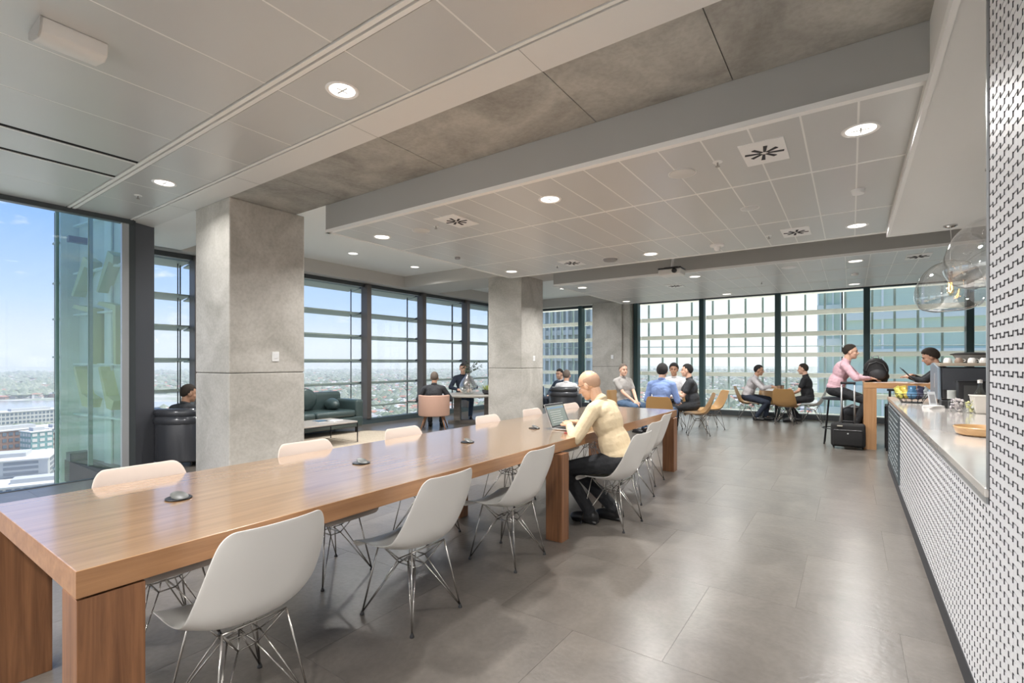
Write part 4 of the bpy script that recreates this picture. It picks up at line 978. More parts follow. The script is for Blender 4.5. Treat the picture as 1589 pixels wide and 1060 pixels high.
for k in range(5):
    a = k*1.3+.4; tip = Vector((.22*math.cos(a)+.05, .22*math.sin(a)+.1, .58+.14*random.random())); m0 = Vector((.01*math.cos(a), .01*math.sin(a), .38))
    obj('stem', MB().tube([(-.06*math.cos(a), -.06*math.sin(a), -.02), m0, (m0+tip)/2+Vector((0, 0, .03)), tip], .004), mat('stem', (.10, .07, .05)), t)
    for i in range(9):
        p = m0.lerp(tip, .25+.75*i/8); q = Euler((random.uniform(-1, 1), random.uniform(-1, 1), random.uniform(0, 6))).to_matrix().to_4x4(); q.translation = p
        obj('leaf', MB().add([tuple(q @ Vector(v)) for v in ((0, 0, 0), (.022, .018, .004), (.055, .014, 0), (.07, 0, -.004), (.055, -.014, 0), (.022, -.018, .004), (.035, 0, .01))], [(0, 1, 6), (1, 2, 6), (2, 3, 6), (3, 4, 6), (4, 5, 6), (5, 0, 6)]), LEAF, t)
t = thing('planter', 'low dark planter of yellow green succulents on the lounge table', 'plant', (-6.62, 8.58, .651))
obj('bowl', MB().lathe([(.09, 0), (.13, .03), (.14, .10), (.125, .10), (.11, .06)], 28, close=False), mat('dark pot', (.05, .05, .055), .5), t, smooth=True); obj('soil', MB().lathe([(.001, .085), (.125, .085)], 20, close=False), mat('soil', (.05, .035, .025), .9), t)
YG = mat('yellow green leaf', (.42, .48, .14), .5)
for k in range(22):
    a = k*2.4; rr = .02+.09*(k/22); q = Matrix.Translation((rr*math.cos(a), rr*math.sin(a), .08)) @ Matrix.Rotation(a, 4, 'Z') @ Matrix.Rotation(.25+.5*k/22, 4, 'Y')
    obj('leaf', MB().add([tuple(q @ Vector(v)) for v in ((0, -.012, 0), (0, .012, 0), (.006, .016, .07), (.0, 0, .15), (.006, -.016, .07), (.014, 0, .06))], [(0, 1, 5), (1, 2, 5), (2, 3, 5), (3, 4, 5), (4, 0, 5)]), YG, t)
# sofa under the window
SOFA = mat('dark green leather', (.045, .07, .07), .28, coat=.3, bump=(30, .2, .008))
t = thing('sofa', 'dark green leather sofa with rolled cushions under the window', 'sofa', (-8.2, 5.1, 0))
obj('frame', B(-.40, -1.0, .12, .42, 1.0, .32), SOFA, t, bevel=.03, seg=3, smooth='all')
obj('backrest', B(-.46, -1.0, .30, -.24, 1.0, .78), SOFA, t, bevel=.07, seg=4, smooth='all')
obj('armrest', B(-.44, .86, .16, .40, 1.04, .64), SOFA, t, bevel=.05, seg=4, smooth='all'); obj('armrest', B(-.44, -1.04, .16, .40, -.86, .64), SOFA, t, bevel=.05, seg=4, smooth='all')
for i in range(2): obj('seat_cushion', B(-.26, -.84+i*.85, .32, .42, .0+i*.85, .45), SOFA, t, bevel=.05, seg=4, smooth='all')
obj('side_cushion', MB().ell((-.02, .62, .55), (.12, .24, .12), Matrix.Rotation(1.3, 4, 'Z'), 24, 14), SOFA, t, smooth='all')
obj('back_cushion', MB().ell((-.16, .1, .66), (.10, .28, .22), None, 24, 14), SOFA, t, smooth='all'); obj('back_cushion', MB().ell((-.16, -.45, .66), (.10, .26, .22), None, 24, 14), SOFA, t, smooth='all')
for x in (-.34, .34):
    for y in (-.9, .9): obj('leg', MB().tube([(x, y, .13), (x, y, 0)], .018), BLACKM, t)
t = thing('coffee_table', 'low coffee table, pale top on a thin black box frame', 'coffee table', (-7.22, 4.75, 0))
obj('tabletop', B(-.36, -.75, .345, .38, .50, .37), mat('pale tabletop', (.52, .48, .44), .2, coat=.4), t, bevel=.003)
mb = MB()
for z in (.008, .335): mb.tube([(-.36, -.75, z), (.38, -.75, z), (.38, .5, z), (-.36, .5, z)], .009, 4, True)
obj('frame', mb, BLACKM, t)
for x in (-.36, .38):
    for y in (-.75, .5): obj('leg', MB().tube([(x, y, .008), (x, y, .335)], .009, 4), BLACKM, t)
for i, (y, l, c) in enumerate(((5.0, 'open pale magazine at the far end of the coffee table', (.6, .6, .6)), (4.85, 'dark blue magazine beside the open one on the coffee table', (.10, .16, .22)))):
    t = thing('magazine', l, 'magazine', (-7.15-.12*i, y, .371+.0), .4+i)
    obj('pages', B(-.10, -.14, 0, .10, .14, .008), mat('magazine pages', (.7, .7, .68)), t); obj('cover', B(-.10, -.14, .008, .10, .14, .0095), mat('cover %d' % i, c, .3), t)
t = thing('rug', 'large beige woven rug under the coffee table', 'rug', (-7.1, 5.2, 0))
obj('weave', MB().lathe([(0.001, .001), (1.25, .001), (1.27, .008), (1.25, .012), (0.001, .012)], 56, close=False), mat('beige rug', (.42, .36, .28), .95, noise=(60, .2, 3), bump=(180, .5, .005)), t); obj('border', MB().tube([(1.255*math.cos(a), 1.255*math.sin(a), .008) for a in np.linspace(0, 2*PI, 56, endpoint=False)], .008, closed=True), mat('rug border', (.34, .29, .22), .95), t)
# big black armchair far left
def tub(label, x, y, rz, s=1.0, m=LEATHER, h=.60, hc=.78):
    t = thing('armchair', label, 'armchair', (x, y, 0), rz)
    outer, inner = [], []
    for i in range(21):
        a = R(65)+R(230)*i/20; outer.append((.42*s*math.cos(a), .40*s*math.sin(a))); inner.append((.31*s*math.cos(a), .29*s*math.sin(a)))
    obj('shell', MB().prism(outer+inner[::-1], .06, h), m, t, bevel=.03, seg=3, smooth='all')
    obj('seat', MB().lathe([(.30*s, .08), (.31*s, .30), (.27*s, .36), (0.001, .36)], 28, close=False), m, t, smooth=True)
    mb = MB(); pts = [(.37*s*math.cos(a), .35*s*math.sin(a), h) for a in np.linspace(R(120), R(240), 14)]
    mb.tube(pts, [.03]+[.075]*12+[.03], 12); mb.tube([(p[0]*1.02, p[1], hc-.08) for p in pts], [.03]+[.06]*12+[.03], 12)
    obj('back_cushion', mb, m, t, smooth='all')
    for k in range(4):
        a = PI/4+k*PI/2; obj('foot', MB().tube([(.26*s*math.cos(a), .26*s*math.sin(a), .09), (.28*s*math.cos(a), .28*s*math.sin(a), 0)], .015), BLACKM, t)
    return t
tub('big black leather tub armchair at far left beside the first column', -7.42, 2.98, PI/2+.35, 1.12, mat('dark sheen leather', (.05, .053, .062), .22, .1, coat=.3))
tub('dark leather armchair seen from behind beyond the bald head', -5.12, 9.38, PI/2+.35, .9, LEATHER, .68, .86)
tub('black leather armchair under the person in the navy suit', -5.78, 10.35, -PI/2-.35, .95); tub('black leather armchair at the edge of the second column', -6.67, 10.3, -.55, .9)
tub('black leather armchair right behind the bald man', -4.5, 9.95, PI, .95, LEATHER, .55, .62)
t = thing('side_table', 'small olive side cabinet below the dark leather armchair', 'side table', (-4.72, 8.72, 0), .35)
obj('body', B(-.19, -.15, .03, .19, .15, .48), mat('olive lacquer', (.10, .10, .065), .4), t, bevel=.008); obj('top', B(-.20, -.16, .48, .20, .16, .50), mat('olive top', (.35, .30, .18), .4), t); obj('base', B(-.17, -.13, 0, .17, .13, .03), BLACK, t)
t = thing('potted_plant', 'green leafy pot plant just left of the first column in the lounge', 'plant', (-8.15, 4.05, 0))
obj('pot', MB().lathe([(.12, 0), (.16, .35), (.15, .36), (.13, .30)], 24, close=False), mat('dark pot', (.05, .05, .05)), t, smooth=True)
for k in range(26):
    a = k*2.4; q = Matrix.Translation((0, 0, .32)) @ Matrix.Rotation(a, 4, 'Z') @ Matrix.Rotation(.15+.8*(k/26), 4, 'Y'); L = .45+.2*random.random()
    obj('leaf', MB().add([tuple(q @ Vector(v)) for v in ((0, 0, 0), (.0, .035, L*.5), (.03, 0, L), (0, -.035, L*.5), (.02, 0, L*.5))], [(0, 1, 4), (1, 2, 4), (2, 3, 4), (3, 0, 4)]), mat('fresh leaf', (.30, .42, .12), .5), t)

# ------------------------------------------------------------------ servery things
t = thing('coffee_machine', 'large black espresso machine with grey end panel and cup rack on top', 'coffee machine', (.80, 6.95, .9025))
obj('body', B(.0, .02, .06, .95, .60, .40), BLACK, t, bevel=.02, seg=3); obj('rear_panel', B(.01, -.004, .16, .95, .02, .39), mat('slate panel', (.045, .048, .055), .35), t)
obj('end_panel', MB().prism([(0, .05), (.62, .05), (.62, .43), (.40, .45), (.05, .40)], -.03, .0, Matrix(((0, 0, 1, 0), (1, 0, 0, 0), (0, 1, 0, 0), (0, 0, 0, 1)))), mat('blue grey panel', (.22, .27, .32), .35, .4), t, bevel=.008)
obj('end_trim', B(-.034, .22, .17, -.03, .26, .33), mat('silver badge', (.6, .6, .6), .3, .8), t)
obj('cup_rack', B(-.02, .0, .41, .95, .60, .445), mat('wood rack', (.36, .30, .23), .4), t, bevel=.004); 
for x in (.05, .9):
    for y in (.08, .54): obj('foot', MB().lathe([(.025, 0), (.02, .06)], 16, cx=x, cy=y), BLACK, t)
for i in range(3): obj('group_head', MB().lathe([(.035, .12), (.035, .20)], 20, cx=.2+i*.27, cy=.62), SILV, t)
cp = None; random.seed(5)
CW = mat('white china', (.75, .73, .70), .2); CC = mat('brown china', (.30, .22, .17), .3)
for i in range(9):
    x = .86+i*.098; y = 7.04+.05*(i % 2); u = thing('cup', 'coffee cup on the machine rack, number %d' % i, 'cup', (x, y, 1.348), 0, 'coffee cups on the espresso machine')
    u['label'] = 'upturned coffee cup on the machine rack, %s from the left' % ['first', 'second', 'third', 'fourth', 'fifth', 'sixth', 'seventh', 'eighth', 'ninth'][i]
    obj('cup_body', MB().lathe([(.036, 0), (.038, .012), (.030, .045), (.018, .055)], 20), CC if i % 3 == 1 else CW, u, smooth=True); obj('handle', MB().tube([(.034, 0, .012), (.052, 0, .018), (.050, 0, .036), (.030, 0, .042)], .004), CW, u)
t = thing('tamper_stand', 'dark round lidded grinder hopper above the espresso machine', 'coffee grinder', (1.10, 7.42, 1.348))
obj('hopper', MB().lathe([(.06, 0), (.13, .05), (.15, .09)], 32), mat('grey hopper', (.3, .31, .32), .2), t, smooth=True); obj('lid', MB().lathe([(.17, .09), (.175, .10), (.12, .115), (.02, .12)], 32), BLACK, t, smooth=True)
# snack basket
t = thing('snack_basket', 'black wire basket full of yellow and blue snack bags at the counter end', 'basket', (.56, 7.05, .9025), .5)
mb = MB()
for r_, z in ((.10, .004), (.135, .05), (.155, .10)): mb.tube([(r_*math.cos(a), r_*.8*math.sin(a), z) for a in np.linspace(0, 2*PI, 24, endpoint=False)], .004, closed=True)
for k in range(12):
    a = k*PI/6; mb.tube([(.10*math.cos(a), .08*math.sin(a), .004), (.155*math.cos(a), .124*math.sin(a), .10)], .003)
obj('wire', mb, BLACKM, t); obj('bottom', MB().lathe([(0.001, .002), (.1, .004)], 20, close=False), BLACK, t)
for i, (c, l) in enumerate((((.55, .50, .10), 'yellow snack bag at the left of the basket'), ((.55, .42, .08), 'mustard snack bag in the middle of the basket'), ((.06, .16, .28), 'blue snack bag in the basket'), ((.05, .05, .09), 'black snack bag at the right of the basket'), ((.5, .52, .5), 'white snack bag leaning out of the basket'))):
    a = -.9+i*.45; u = thing('snack_bag', l, 'snack bag', (.56-.09+i*.045, 7.05+.03*math.sin(i*2), .93), a)
    mb = MB(); mb.ell((0, 0, .075), (.045, .022, .07)); mb.box(-.04, -.003, .13, .04, .003, .165); q = obj('bag_body', remesh(mb, .006, 3), mat('foil %d' % i, c, .3, .2), u); q.rotation_euler = (0, .25*(i-2), 0)
    q = obj('printed_band', MB().lathe([(.0465, .05), (.0465, .09)], 20, close=False), mat('foil light %d' % i, tuple(min(1, v*1.6+.05) for v in c), .3), u); q.scale = (1, .52, 1); q.rotation_euler = (0, .25*(i-2), 0)
def menu(x, y, rz, label, h=.15):
    t = thing('menu_card', label, 'menu', (x, y, .9025), rz); q = obj('card', B(-.035, -.003, .004, .035, .003, h), mat('acrylic white', (.7, .72, .74), .2), t); q.rotation_euler = (-.25, 0, 0)
    q = obj('print', B(-.025, -.0045, .03, .025, -.003, h-.03), mat('grey print', (.35, .35, .36), .5), t); q.rotation_euler = (-.25, 0, 0); obj('stand_foot', B(-.04, -.03, 0, .04, .03, .005), mat('clear base', (.6, .62, .62), .1), t)
menu(.70, 6.62, .5, 'slanted white menu card on the marble counter near the basket'); 
t = thing('napkin_stack', 'small pile of white napkins on the marble counter', 'napkins', (.66, 6.25, .9025), .5)
for i in range(4): q = obj('napkin', B(-.07, -.05, i*.008, .07, .05, i*.008+.006), mat('napkin', (.78, .76, .74), .8), t); q.rotation_euler = (0, 0, .12*i)
t = thing('cup_dispenser', 'tall black cup holder box in front of the coffee machine', 'dispenser', (.985, 6.66, .9025))
obj('box', B(-.10, -.08, 0, .10, .08, .26), BLACK, t, bevel=.006); obj('front_slot', B(-.06, -.084, .03, .06, -.08, .22), mat('slot grey', (.06, .06, .06), .3), t); obj('top_lip', B(-.105, -.085, .255, .105, .085, .265), BLACKM, t)
t = thing('cup_stack', 'stack of pale paper cups beside the black holder box', 'cups', (.84, 6.62, .9025))
for i in range(7): obj('cup', MB().lathe([(.030, .0+i*.018), (.036, .055+i*.018), (.038, .058+i*.018)], 20), mat('paper cup', (.58, .60, .58), .5), t, smooth=True)
t = thing('tray_box', 'low black caddy on the counter behind the napkins', 'caddy', (.80, 6.42, .9025)); obj('box', B(-.07, -.08, 0, .07, .08, .075), BLACK, t, bevel=.006); obj('divider', B(-.06, -.004, .075, .06, .004, .09), BLACKM, t)
t = thing('bottle', 'clear glass bottle with a white neck and amber drink on the counter', 'bottle', (1.00, 6.30, .9025))
obj('glass_body', MB().lathe([(.045, 0), (.055, .01), (.055, .12), (.045, .15), (.02, .20), (.016, .25), (.018, .265)], 28, close=False), clear_glass('bottle glass', (.85, .9, .9), 1.0, 1.5), t, smooth='all')
obj('drink', MB().lathe([(.05, .004), (.05, .075)], 24), mat('amber drink', (.50, .25, .06), .2), t, smooth=True); obj('cap', MB().lathe([(.019, .255), (.019, .285), (.012, .288)], 20), CW, t, smooth=True); obj('paper_label', MB().lathe([(.0565, .03), (.0565, .09)], 28, close=False), mat('label white', (.7, .7, .68)), t, smooth='all')
t = thing('white_bin', 'white rectangular tub standing at the back of the counter', 'tub', (1.0, 5.92, .9025))
obj('tub', MB().add([(-.10, -.08, 0), (.10, -.08, 0), (.10, .08, 0), (-.10, .08, 0), (-.12, -.095, .155), (.12, -.095, .155), (.12, .095, .155), (-.12, .095, .155)], [(3, 2, 1, 0), (0, 1, 5, 4), (1, 2, 6, 5), (2, 3, 7, 6), (3, 0, 4, 7), (4, 5, 6, 7)]), mat('cream tub', (.68, .64, .58), .4), t, bevel=.01, seg=3); obj('rim', B(-.125, -.10, .15, .125, .10, .158), mat('cream rim', (.72, .69, .64), .4), t, bevel=.003)
for i, (x, y, c, l) in enumerate(((.80, 6.02, (.66, .60, .60), 'glass jar of pink and white wrapped sweets, left of the other jar'), (.895, 5.90, (.62, .60, .28), 'glass jar of yellow wrapped sweets beside the white tub'))):
    t = thing('sweet_jar', l, 'jar', (x, y, .9025)); obj('glass_body', MB().lathe([(.05, 0), (.062, .015), (.062, .085), (.055, .10)], 24, close=False), CLEAR, t, smooth='all'); mb = MB(); mb2 = MB(); random.seed(i)
    for k in range(46):
        a = random.random()*6.28; rr = .045*math.sqrt(random.random()); z = .012+.10*random.random(); (mb if k % 3 else mb2).ell((rr*math.cos(a), rr*math.sin(a), z), (.014, .009, .009), Euler((a, z*40, a*3)).to_matrix().to_4x4(), 8, 5)
    obj('sweets', mb, mat('sweets %d' % i, c, .4), t, kind='stuff'); obj('dark_sweets', mb2, mat('dark wrapper %d' % i, (.25, .22, .24) if i == 0 else (.5, .5, .46), .4), t, kind='stuff')
t = thing('wooden_bowl', 'shallow wooden bowl on the marble counter near the tiled wall', 'bowl', (.66, 4.10, .9025)); WB = wood('honey wood', (.42, .24, .10), (.58, .36, .17), 0, .35, .3)
obj('bowl_body', MB().lathe([(.10, 0), (.12, .01), (.135, .05), (.13, .055), (.11, .02), (0.001, .018)], 36, close=False), WB, t, smooth=True); obj('foot_ring', MB().lathe([(.08, 0), (.085, .004)], 24), mat('dark foot', (.1, .07, .04)), t)
t = thing('glass_dome', 'ribbed clear glass cover on a grey stand against the tiled wall', 'cake stand', (.72, 3.62, .9025))
obj('stand', MB().lathe([(.07, 0), (.065, .10), (.075, .115)], 28), mat('grey tin', (.42, .43, .46), .3, .5), t, smooth=True)
mb = MB(); n = 36; vs = []
for j, (r_, z) in enumerate(((.085, .115), (.088, .15), (.08, .19), (.055, .215), (.012, .225))):
    for i in range(n): rr = r_*(1+(.04 if i % 2 else -.02)); vs.append((rr*math.cos(2*PI*i/n), rr*math.sin(2*PI*i/n), z))
mb.add(vs, [(j*n+i, j*n+(i+1) % n, (j+1)*n+(i+1) % n, (j+1)*n+i) for j in range(4) for i in range(n)]); obj('dome', mb, clear_glass('ribbed glass', (.85, .87, .88), 1.0, 1.8), t, smooth='all'); obj('knob', MB().ell((0, 0, .232), (.014, .014, .012)), CLEAR, t, smooth='all')
t = thing('dark_pot', 'small black pot beside the tiled wall on the counter', 'pot', (.55, 2.85, .9025)); obj('pot_body', MB().lathe([(.03, 0), (.038, .06), (.03, .06)], 24), BLACK, t, smooth=True); obj('rim', MB().lathe([(.038, .058), (.040, .064), (.036, .064)], 24, close=False), BLACKM, t)
t = thing('paper_bag_holder', 'white angled tray with wire handle at the back of the counter', 'tray', (1.12, 5.45, 1.02)); obj('tray', MB().prism([(-.1, 0), (.12, -.06), (.12, -.045), (-.1, .015)], -.08, .08, Matrix.Rotation(PI/2, 4, 'X')), CW, t); obj('handle', MB().tube([(-.05, 0, .01), (-.04, 0, .06), (.03, 0, .055), (.05, 0, -.02)], .006), SILV, t); obj('support', B(-.02, -.02, -.118, .02, .02, -.01), SILV, t)
# pendant lamps of blown glass
def pendant(x, y, zb, rad, hgt, label):
    t = thing('pendant_lamp', label, 'pendant lamp', (x, y, 2.70))
    obj('canopy', MB().lathe([(.055, 0), (.055, -.012), (.035, -.022), (.01, -.028)], 28), mat('polished steel', (.6, .6, .6), .12, 1.0), t, smooth=True)
    zt = zb+hgt-2.70; obj('cord', MB().tube([(0, 0, -.02), (.008, 0, -.15), (0, 0, zt+.01)], .003), mat('clear cord', (.7, .7, .68), .3), t)
    prof = [(.001, zb-2.70), (.12, zb-2.698), (rad*.82, zb-2.70+.04), (rad, zb-2.70+hgt*.28), (rad*.97, zb-2.70+hgt*.5), (rad*.80, zb-2.70+hgt*.78), (rad*.5, zb-2.70+hgt*.95), (.05, zt), (.03, zt+.012)]
    mb = MB(); n = 40; vs = []
    pr = []
    for i in range(len(prof)-1):
        for f in (0, .5): pr.append((prof[i][0]*(1-f)+prof[i+1][0]*f, prof[i][1]*(1-f)+prof[i+1][1]*f))
    pr.append(prof[-1])
    for r_, z in pr:
        for i in range(n): a = 2*PI*i/n; rr = r_*(1+.045*math.sin(a*2+.7)+.03*math.sin(a*3+2+z*6)); vs.append((rr*math.cos(a), rr*math.sin(a), z+.02*math.sin(a+1)*(r_/rad)))
    mb.add(vs, [(j*n+i, j*n+(i+1) % n, (j+1)*n+(i+1) % n, (j+1)*n+i) for j in range(len(pr)-1) for i in range(n)])
    q = obj('glass_globe', mb, clear_glass('blown glass', (.965, .975, .975), 1.0, 2.3) if 'blown glass' not in MAT else MAT['blown glass'], t, smooth='all')
    ss = q.modifiers.new('s', 'SUBSURF'); ss.levels = 1; ss.render_levels = 1
    obj('socket', MB().lathe([(.018, zt-.10), (.018, zt-.19), (.022, zt-.20)], 20), mat('pinkish brass', (.45, .32, .26), .3, .8), t, smooth=True); obj('stem', MB().tube([(0, 0, zt), (0, 0, zt-.10)], .005), mat('clear cord', (.7, .7, .68)), t)
    b = obj('bulb', MB().lathe([(.012, zt-.20), (.026, zt-.25), (.028, zt-.30), (.015, zt-.335), (.001, zt-.34)], 20, close=False), clear_glass('amber glass', (1, .9, .7), 1, 1.3) if 'amber glass' not in MAT else MAT['amber glass'], t, smooth='all')
    obj('filament', MB().tube([(-.008, 0, zt-.21), (-.012, 0, zt-.28), (0, 0, zt-.31), (.012, 0, zt-.28), (.008, 0, zt-.21)], .0055), mat('filament', (1, .6, .2), .5, emit=(1, .55, .18), es=10), b)
pendant(.80, 6.38, 1.85, .27, .50, 'blown clear glass pendant lamp over the counter, the farther one')
pendant(.82, 4.66, 1.87, .27, .50, 'blown clear glass pendant lamp partly cut off by the tiled wall')
# ------------------------------------------------------------------ the city
GZ = -90.
GR = bpy.data.materials.new('city ground'); GR.use_nodes = True; tt = GR.node_tree; bb = tt.nodes['Principled BSDF']; bb.inputs['Roughness'].default_value = .9
g = tt.nodes.new('ShaderNodeTexCoord'); n1 = tt.nodes.new('ShaderNodeTexNoise'); n1.inputs['Scale'].default_value = .012; n1.inputs['Detail'].default_value = 9; n1.inputs['Roughness'].default_value = .72
tt.links.new(g.outputs['Object'], n1.inputs[0]); rr = tt.nodes.new('ShaderNodeValToRGB'); ramp(rr, [(.36, (.17, .22, .15)), (.46, (.28, .32, .24)), (.54, (.42, .42, .38)), (.60, (.50, .48, .46))])
tt.links.new(n1.outputs[0], rr.inputs[0]); tt.links.new(rr.outputs[0], bb.inputs['Base Color'])
st = struct('ground', MB().add([(-14000, -3000, GZ), (3000, -3000, GZ), (3000, 14000, GZ), (-14000, 14000, GZ)], [(0, 1, 2, 3)]), GR)
def at(u, dist):   # city points are laid out by compass bearing from the tower
    dx = (u-794.5)/755; x = -.5717+.8204*dx; y = .8204+.5717*dx; l = math.hypot(x, y); return x/l*dist, y/l*dist
riv = [at(u, d) for u, d in ((-700, 1500), (-300, 1230), (0, 1180), (150, 1130), (300, 1030), (420, 1000))]; rif = [at(u, d) for u, d in ((420, 1080), (300, 1330), (150, 1560), (0, 1680), (-300, 2000), (-700, 2500))]
q = obj('river', MB().prism(riv+rif, GZ+.2, GZ+.6), mat('river water', (.36, .38, .42), .12)); q['kind'] = 'structure'
BW = [mat('render white', (.66, .64, .61), .8), mat('render cream', (.55, .50, .43), .8), mat('brick', (.33, .20, .15), .85), mat('pale grey wall', (.48, .49, .50), .8)]
RF = [mat('roof pale', (.62, .61, .60), .8), mat('roof red', (.42, .20, .14), .85), mat('roof grey', (.36, .37, .39), .8)]
random.seed(11)
mbs = [MB() for _ in range(7)]
def inriver(d, u): return u < 430 and (980 if u > 300 else 1100) < d < (1120 if u > 380 else 1750)
for i in range(13000):
    u = random.uniform(-60, 1250); d = 420*math.exp(random.random()*2.7)
    if inriver(d, u) or (u < 230 and d < 1000): continue
    x, y = at(u, d); w = random.uniform(8, 17)*(1+d/4500); dd = random.uniform(8, 15)*(1+d/4500); h = random.uniform(4, 9)*(1+d/9000); a = random.choice((0, .4, 1.1))+random.uniform(-.05, .05)
    M = Matrix.Translation((x, y, GZ)) @ Matrix.Rotation(a, 4, 'Z'); mbs[random.choice((0, 0, 1, 2, 3))].box(-w/2, -dd/2, 0, w/2, dd/2, h, M)
    mb = mbs[4+random.choice((0, 1, 1, 2))]; hh = h+3; mb.add([tuple(M @ Vector(v)) for v in ((-w*.55, -dd*.55, h), (w*.55, -dd*.55, h), (w*.55, dd*.55, h), (-w*.55, dd*.55, h), (-w*.3, 0, hh), (w*.3, 0, hh))], [(0, 1, 5, 4), (1, 2, 5), (2, 3, 4, 5), (3, 0, 4)])
hs = thing('suburb_houses', 'countless small houses of the suburbs spreading to the horizon', 'houses', (0, 0, 0)); hs['kind'] = 'stuff'
for i, mb in enumerate(mbs): obj(['house_walls', 'house_walls', 'house_walls', 'house_walls', 'house_roofs', 'house_roofs', 'house_roofs'][i], mb, (BW+RF)[i], hs, kind='stuff')
mt = MB(); mt2 = MB()
ico = [(0, 0, 1), (.9, 0, .3), (.28, .85, .3), (-.72, .53, .3), (-.72, -.53, .3), (.28, -.85, .3), (0, 0, -.4)]
icf = [(0, 1, 2), (0, 2, 3), (0, 3, 4), (0, 4, 5), (0, 5, 1), (6, 2, 1), (6, 3, 2), (6, 4, 3), (6, 5, 4), (6, 1, 5)]
for i in range(16000):
    u = random.uniform(-60, 1250); d = 350*math.exp(random.random()*2.8)
    if inriver(d, u) or (u < 240 and d < 760): continue
    x, y = at(u, d); s = random.uniform(5, 11)*(1+d/3500); (mt if i % 2 else mt2).add([(x+v[0]*s, y+v[1]*s, GZ+s*.5+v[2]*s*.8) for v in ico], icf)
tr = thing('tree_canopy', 'mass of suburban trees between the houses below', 'trees', (0, 0, 0)); tr['kind'] = 'stuff'
obj('crowns', mt, mat('tree green', (.17, .21, .14), .9), tr, kind='stuff'); obj('crowns', mt2, mat('tree grey green', (.25, .28, .21), .9), tr, kind='stuff')
def bldg(label, u, dist, w, d, h, rz, wall, floors, bays, roof=RF[0], glassm=None, extra=None, z0=GZ):
    x, y = at(u, dist); t = thing('building', label, 'building', (x, y, z0), rz); gm = glassm or mat('far window', (.16, .20, .24), .3)
    obj('wall', B(-w/2, -d/2, 0, w/2, d/2, h), wall, t); obj('roof', B(-w/2-.6, -d/2-.6, h, w/2+.6, d/2+.6, h+.8), roof, t)
    obj('plant_room', B(-w/5, -d/4, h+.8, w/5, d/4, h+3.5), BW[3], t)
    fh = h/floors
    for f in range(floors):
        mb = MB()
        for b_ in range(bays):
            x0 = -w/2+w*(b_+.18)/bays; x1 = -w/2+w*(b_+.82)/bays; mb.box(x0, -d/2-.25, fh*f+fh*.25, x1, -d/2, fh*f+fh*.8); mb.box(x0, d/2, fh*f+fh*.25, x1, d/2+.25, fh*f+fh*.8)
        nb = max(2, int(bays*d/w))
        for b_ in range(nb):
            y0 = -d/2+d*(b_+.18)/nb; y1 = -d/2+d*(b_+.82)/nb; mb.box(w/2, y0, fh*f+fh*.25, w/2+.25, y1, fh*f+fh*.8); mb.box(-w/2-.25, y0, fh*f+fh*.25, -w/2, y1, fh*f+fh*.8)
        obj('window_row', mb, gm, t)
    return t
TEALG = mat('teal glazing', (.20, .36, .36), .3)
bldg('long white apartment building with a thin roof beside the river', 46, 880, 26, 76, 30, .15, BW[0], 6, 7)
bldg('white apartment block cut by the left picture edge near the river', -50, 900, 24, 26, 30, .15, BW[0], 6, 5)
bldg('brick apartment block with white windows, left of the teal building', 16, 620, 24, 62, 32, .2, BW[2], 6, 6)
bldg('teal glazed apartment building with white balconies between brick blocks', 57, 590, 18, 15, 32, .2, TEALG, 7, 4, glassm=BW[0])
bldg('brick and cream apartment block right of the teal building', 88, 610, 18, 18, 32, .2, BW[2], 7, 4, glassm=BW[1])
bldg('low grey office building with long horizontal louvre bands', 4, 500, 46, 54, 24, -.35, BW[3], 7, 1, glassm=mat('louvre band', (.22, .24, .27), .6))
bldg('low white roofed building with skylights right of the grey office', 62, 455, 30, 52, 12, -.35, BW[0], 3, 8)
bldg('low white roofed building at the bottom of the left window', 30, 405, 34, 52, 10, -.35, BW[0], 2, 8)
bldg('white low rise with flat roof next to the riverside park', 150, 780, 40, 60, 16, .1, BW[0], 4, 8)
bldg('grey commercial block seen through the lounge windows', 700, 700, 60, 40, 14, .3, BW[3], 3, 10)
bldg('pink brown apartment house seen left of the pink armchair', 620, 560, 36, 20, 13, .5, mat('pink render', (.50, .36, .30), .8), 3, 6, RF[1])
bldg('low white building among trees beyond the dark sofa', 520, 640, 60, 24, 9, .4, BW[0], 2, 9)
hz = struct('haze', MB().box(-6500, -1500, GZ+.5, -120, 3200, 200), None)
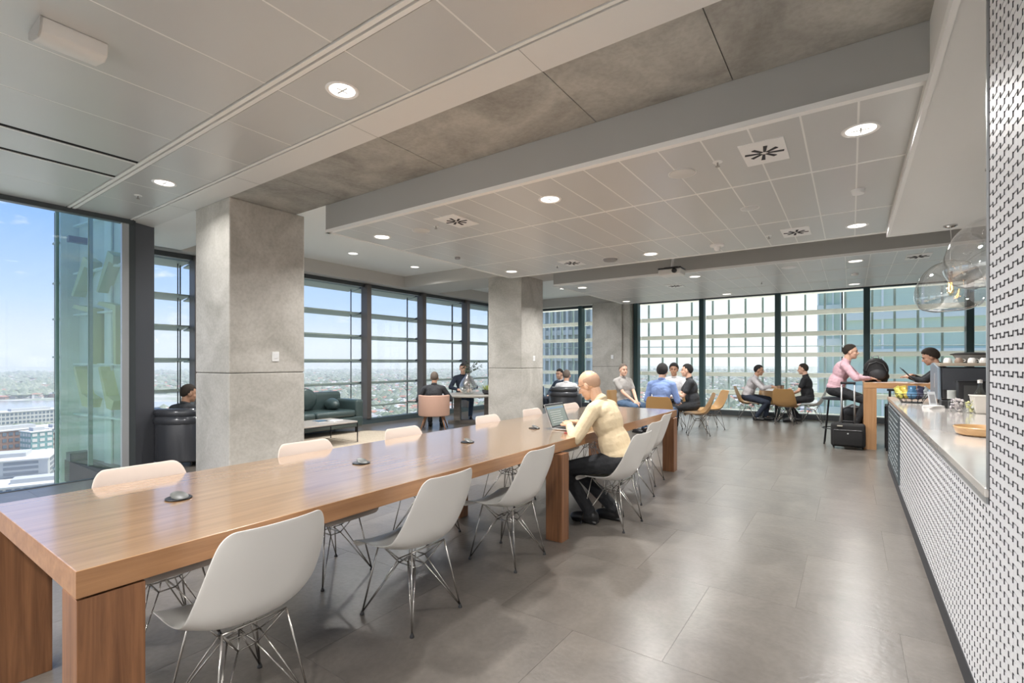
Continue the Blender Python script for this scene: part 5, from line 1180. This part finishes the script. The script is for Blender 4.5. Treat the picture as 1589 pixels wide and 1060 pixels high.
hm_ = bpy.data.materials.new('summer haze'); hm_.use_nodes = True; ht = hm_.node_tree; ht.nodes.clear(); vs_ = ht.nodes.new('ShaderNodeVolumeScatter'); vs_.inputs['Color'].default_value = (.93, .96, 1, 1); vs_.inputs['Density'].default_value = .00020; vs_.inputs['Anisotropy'].default_value = .3
ho_ = ht.nodes.new('ShaderNodeOutputMaterial'); ht.links.new(vs_.outputs[0], ho_.inputs['Volume']); hz.data.materials.append(hm_)
# grey tower across the street, left of the corner column
def tower(label, x0, y0, x1, y1, z1, wall, fins, floors, finm, bandm, wide=.6, side='south', fd=.5):
    t = thing('tower', label, 'tower', ((x0+x1)/2, y0, GZ)); cx = (x0+x1)/2
    obj('glass_body', B(x0-cx, 0, 0, x1-cx, y1-y0, z1-GZ), wall, t)
    for f in range(floors):
        z = z1-GZ-3.6*(f+1); obj('spandrel', B(x0-cx-.1, -.35, z, x1-cx+.1, .0, z+.7), bandm, t)
    k = MB()
    for i in range(fins+1): x = x0-cx+(x1-x0)*i/fins; k.box(x-wide/2, -fd, 0, x+wide/2, 0, z1-GZ)
    obj('fins', k, finm, t, kind='stuff'); obj('parapet', B(x0-cx-.3, -.4, z1-GZ, x1-cx+.3, y1-y0, z1-GZ+1.5), bandm, t)
    return t
tower('grey office tower with close upright fins left of the corner column', -46, 60, -27.6, 66, 34, mat('grey blue facade', (.42, .44, .40), .5), 20, 14, mat('grey fin', (.66, .66, .60), .5), mat('grey band', (.56, .56, .50), .5), .28)
tower('blue green glass office tower behind the coffee machine', -.5, 60, 42, 90, 38, mat('blue green facade', (.64, .74, .58), .5), 14, 24, mat('pale mullion', (.85, .86, .78), .5), mat('teal band', (.80, .82, .72), .4), .18, fd=.15)
tower('low stepped teal wing joined to the glass tower', -2.9, 62, -.9, 80, 14, mat('blue green facade', (.64, .74, .58), .5), 3, 18, mat('pale mullion', (.85, .86, .78), .5), mat('teal band', (.80, .82, .72), .4), .15, fd=.15)
for o in bpy.data.objects:
    if '_head' in o.keys():
        h = o['_head']; s, c = .5717, .8204; dep = -s*h[0]+c*h[1]; r_ = c*h[0]+s*h[1]
        print('HEAD', round(794.5+755*r_/dep), round(563-755*(h[2]-1.35)/dep), o['label'][:60]); del o['_head']
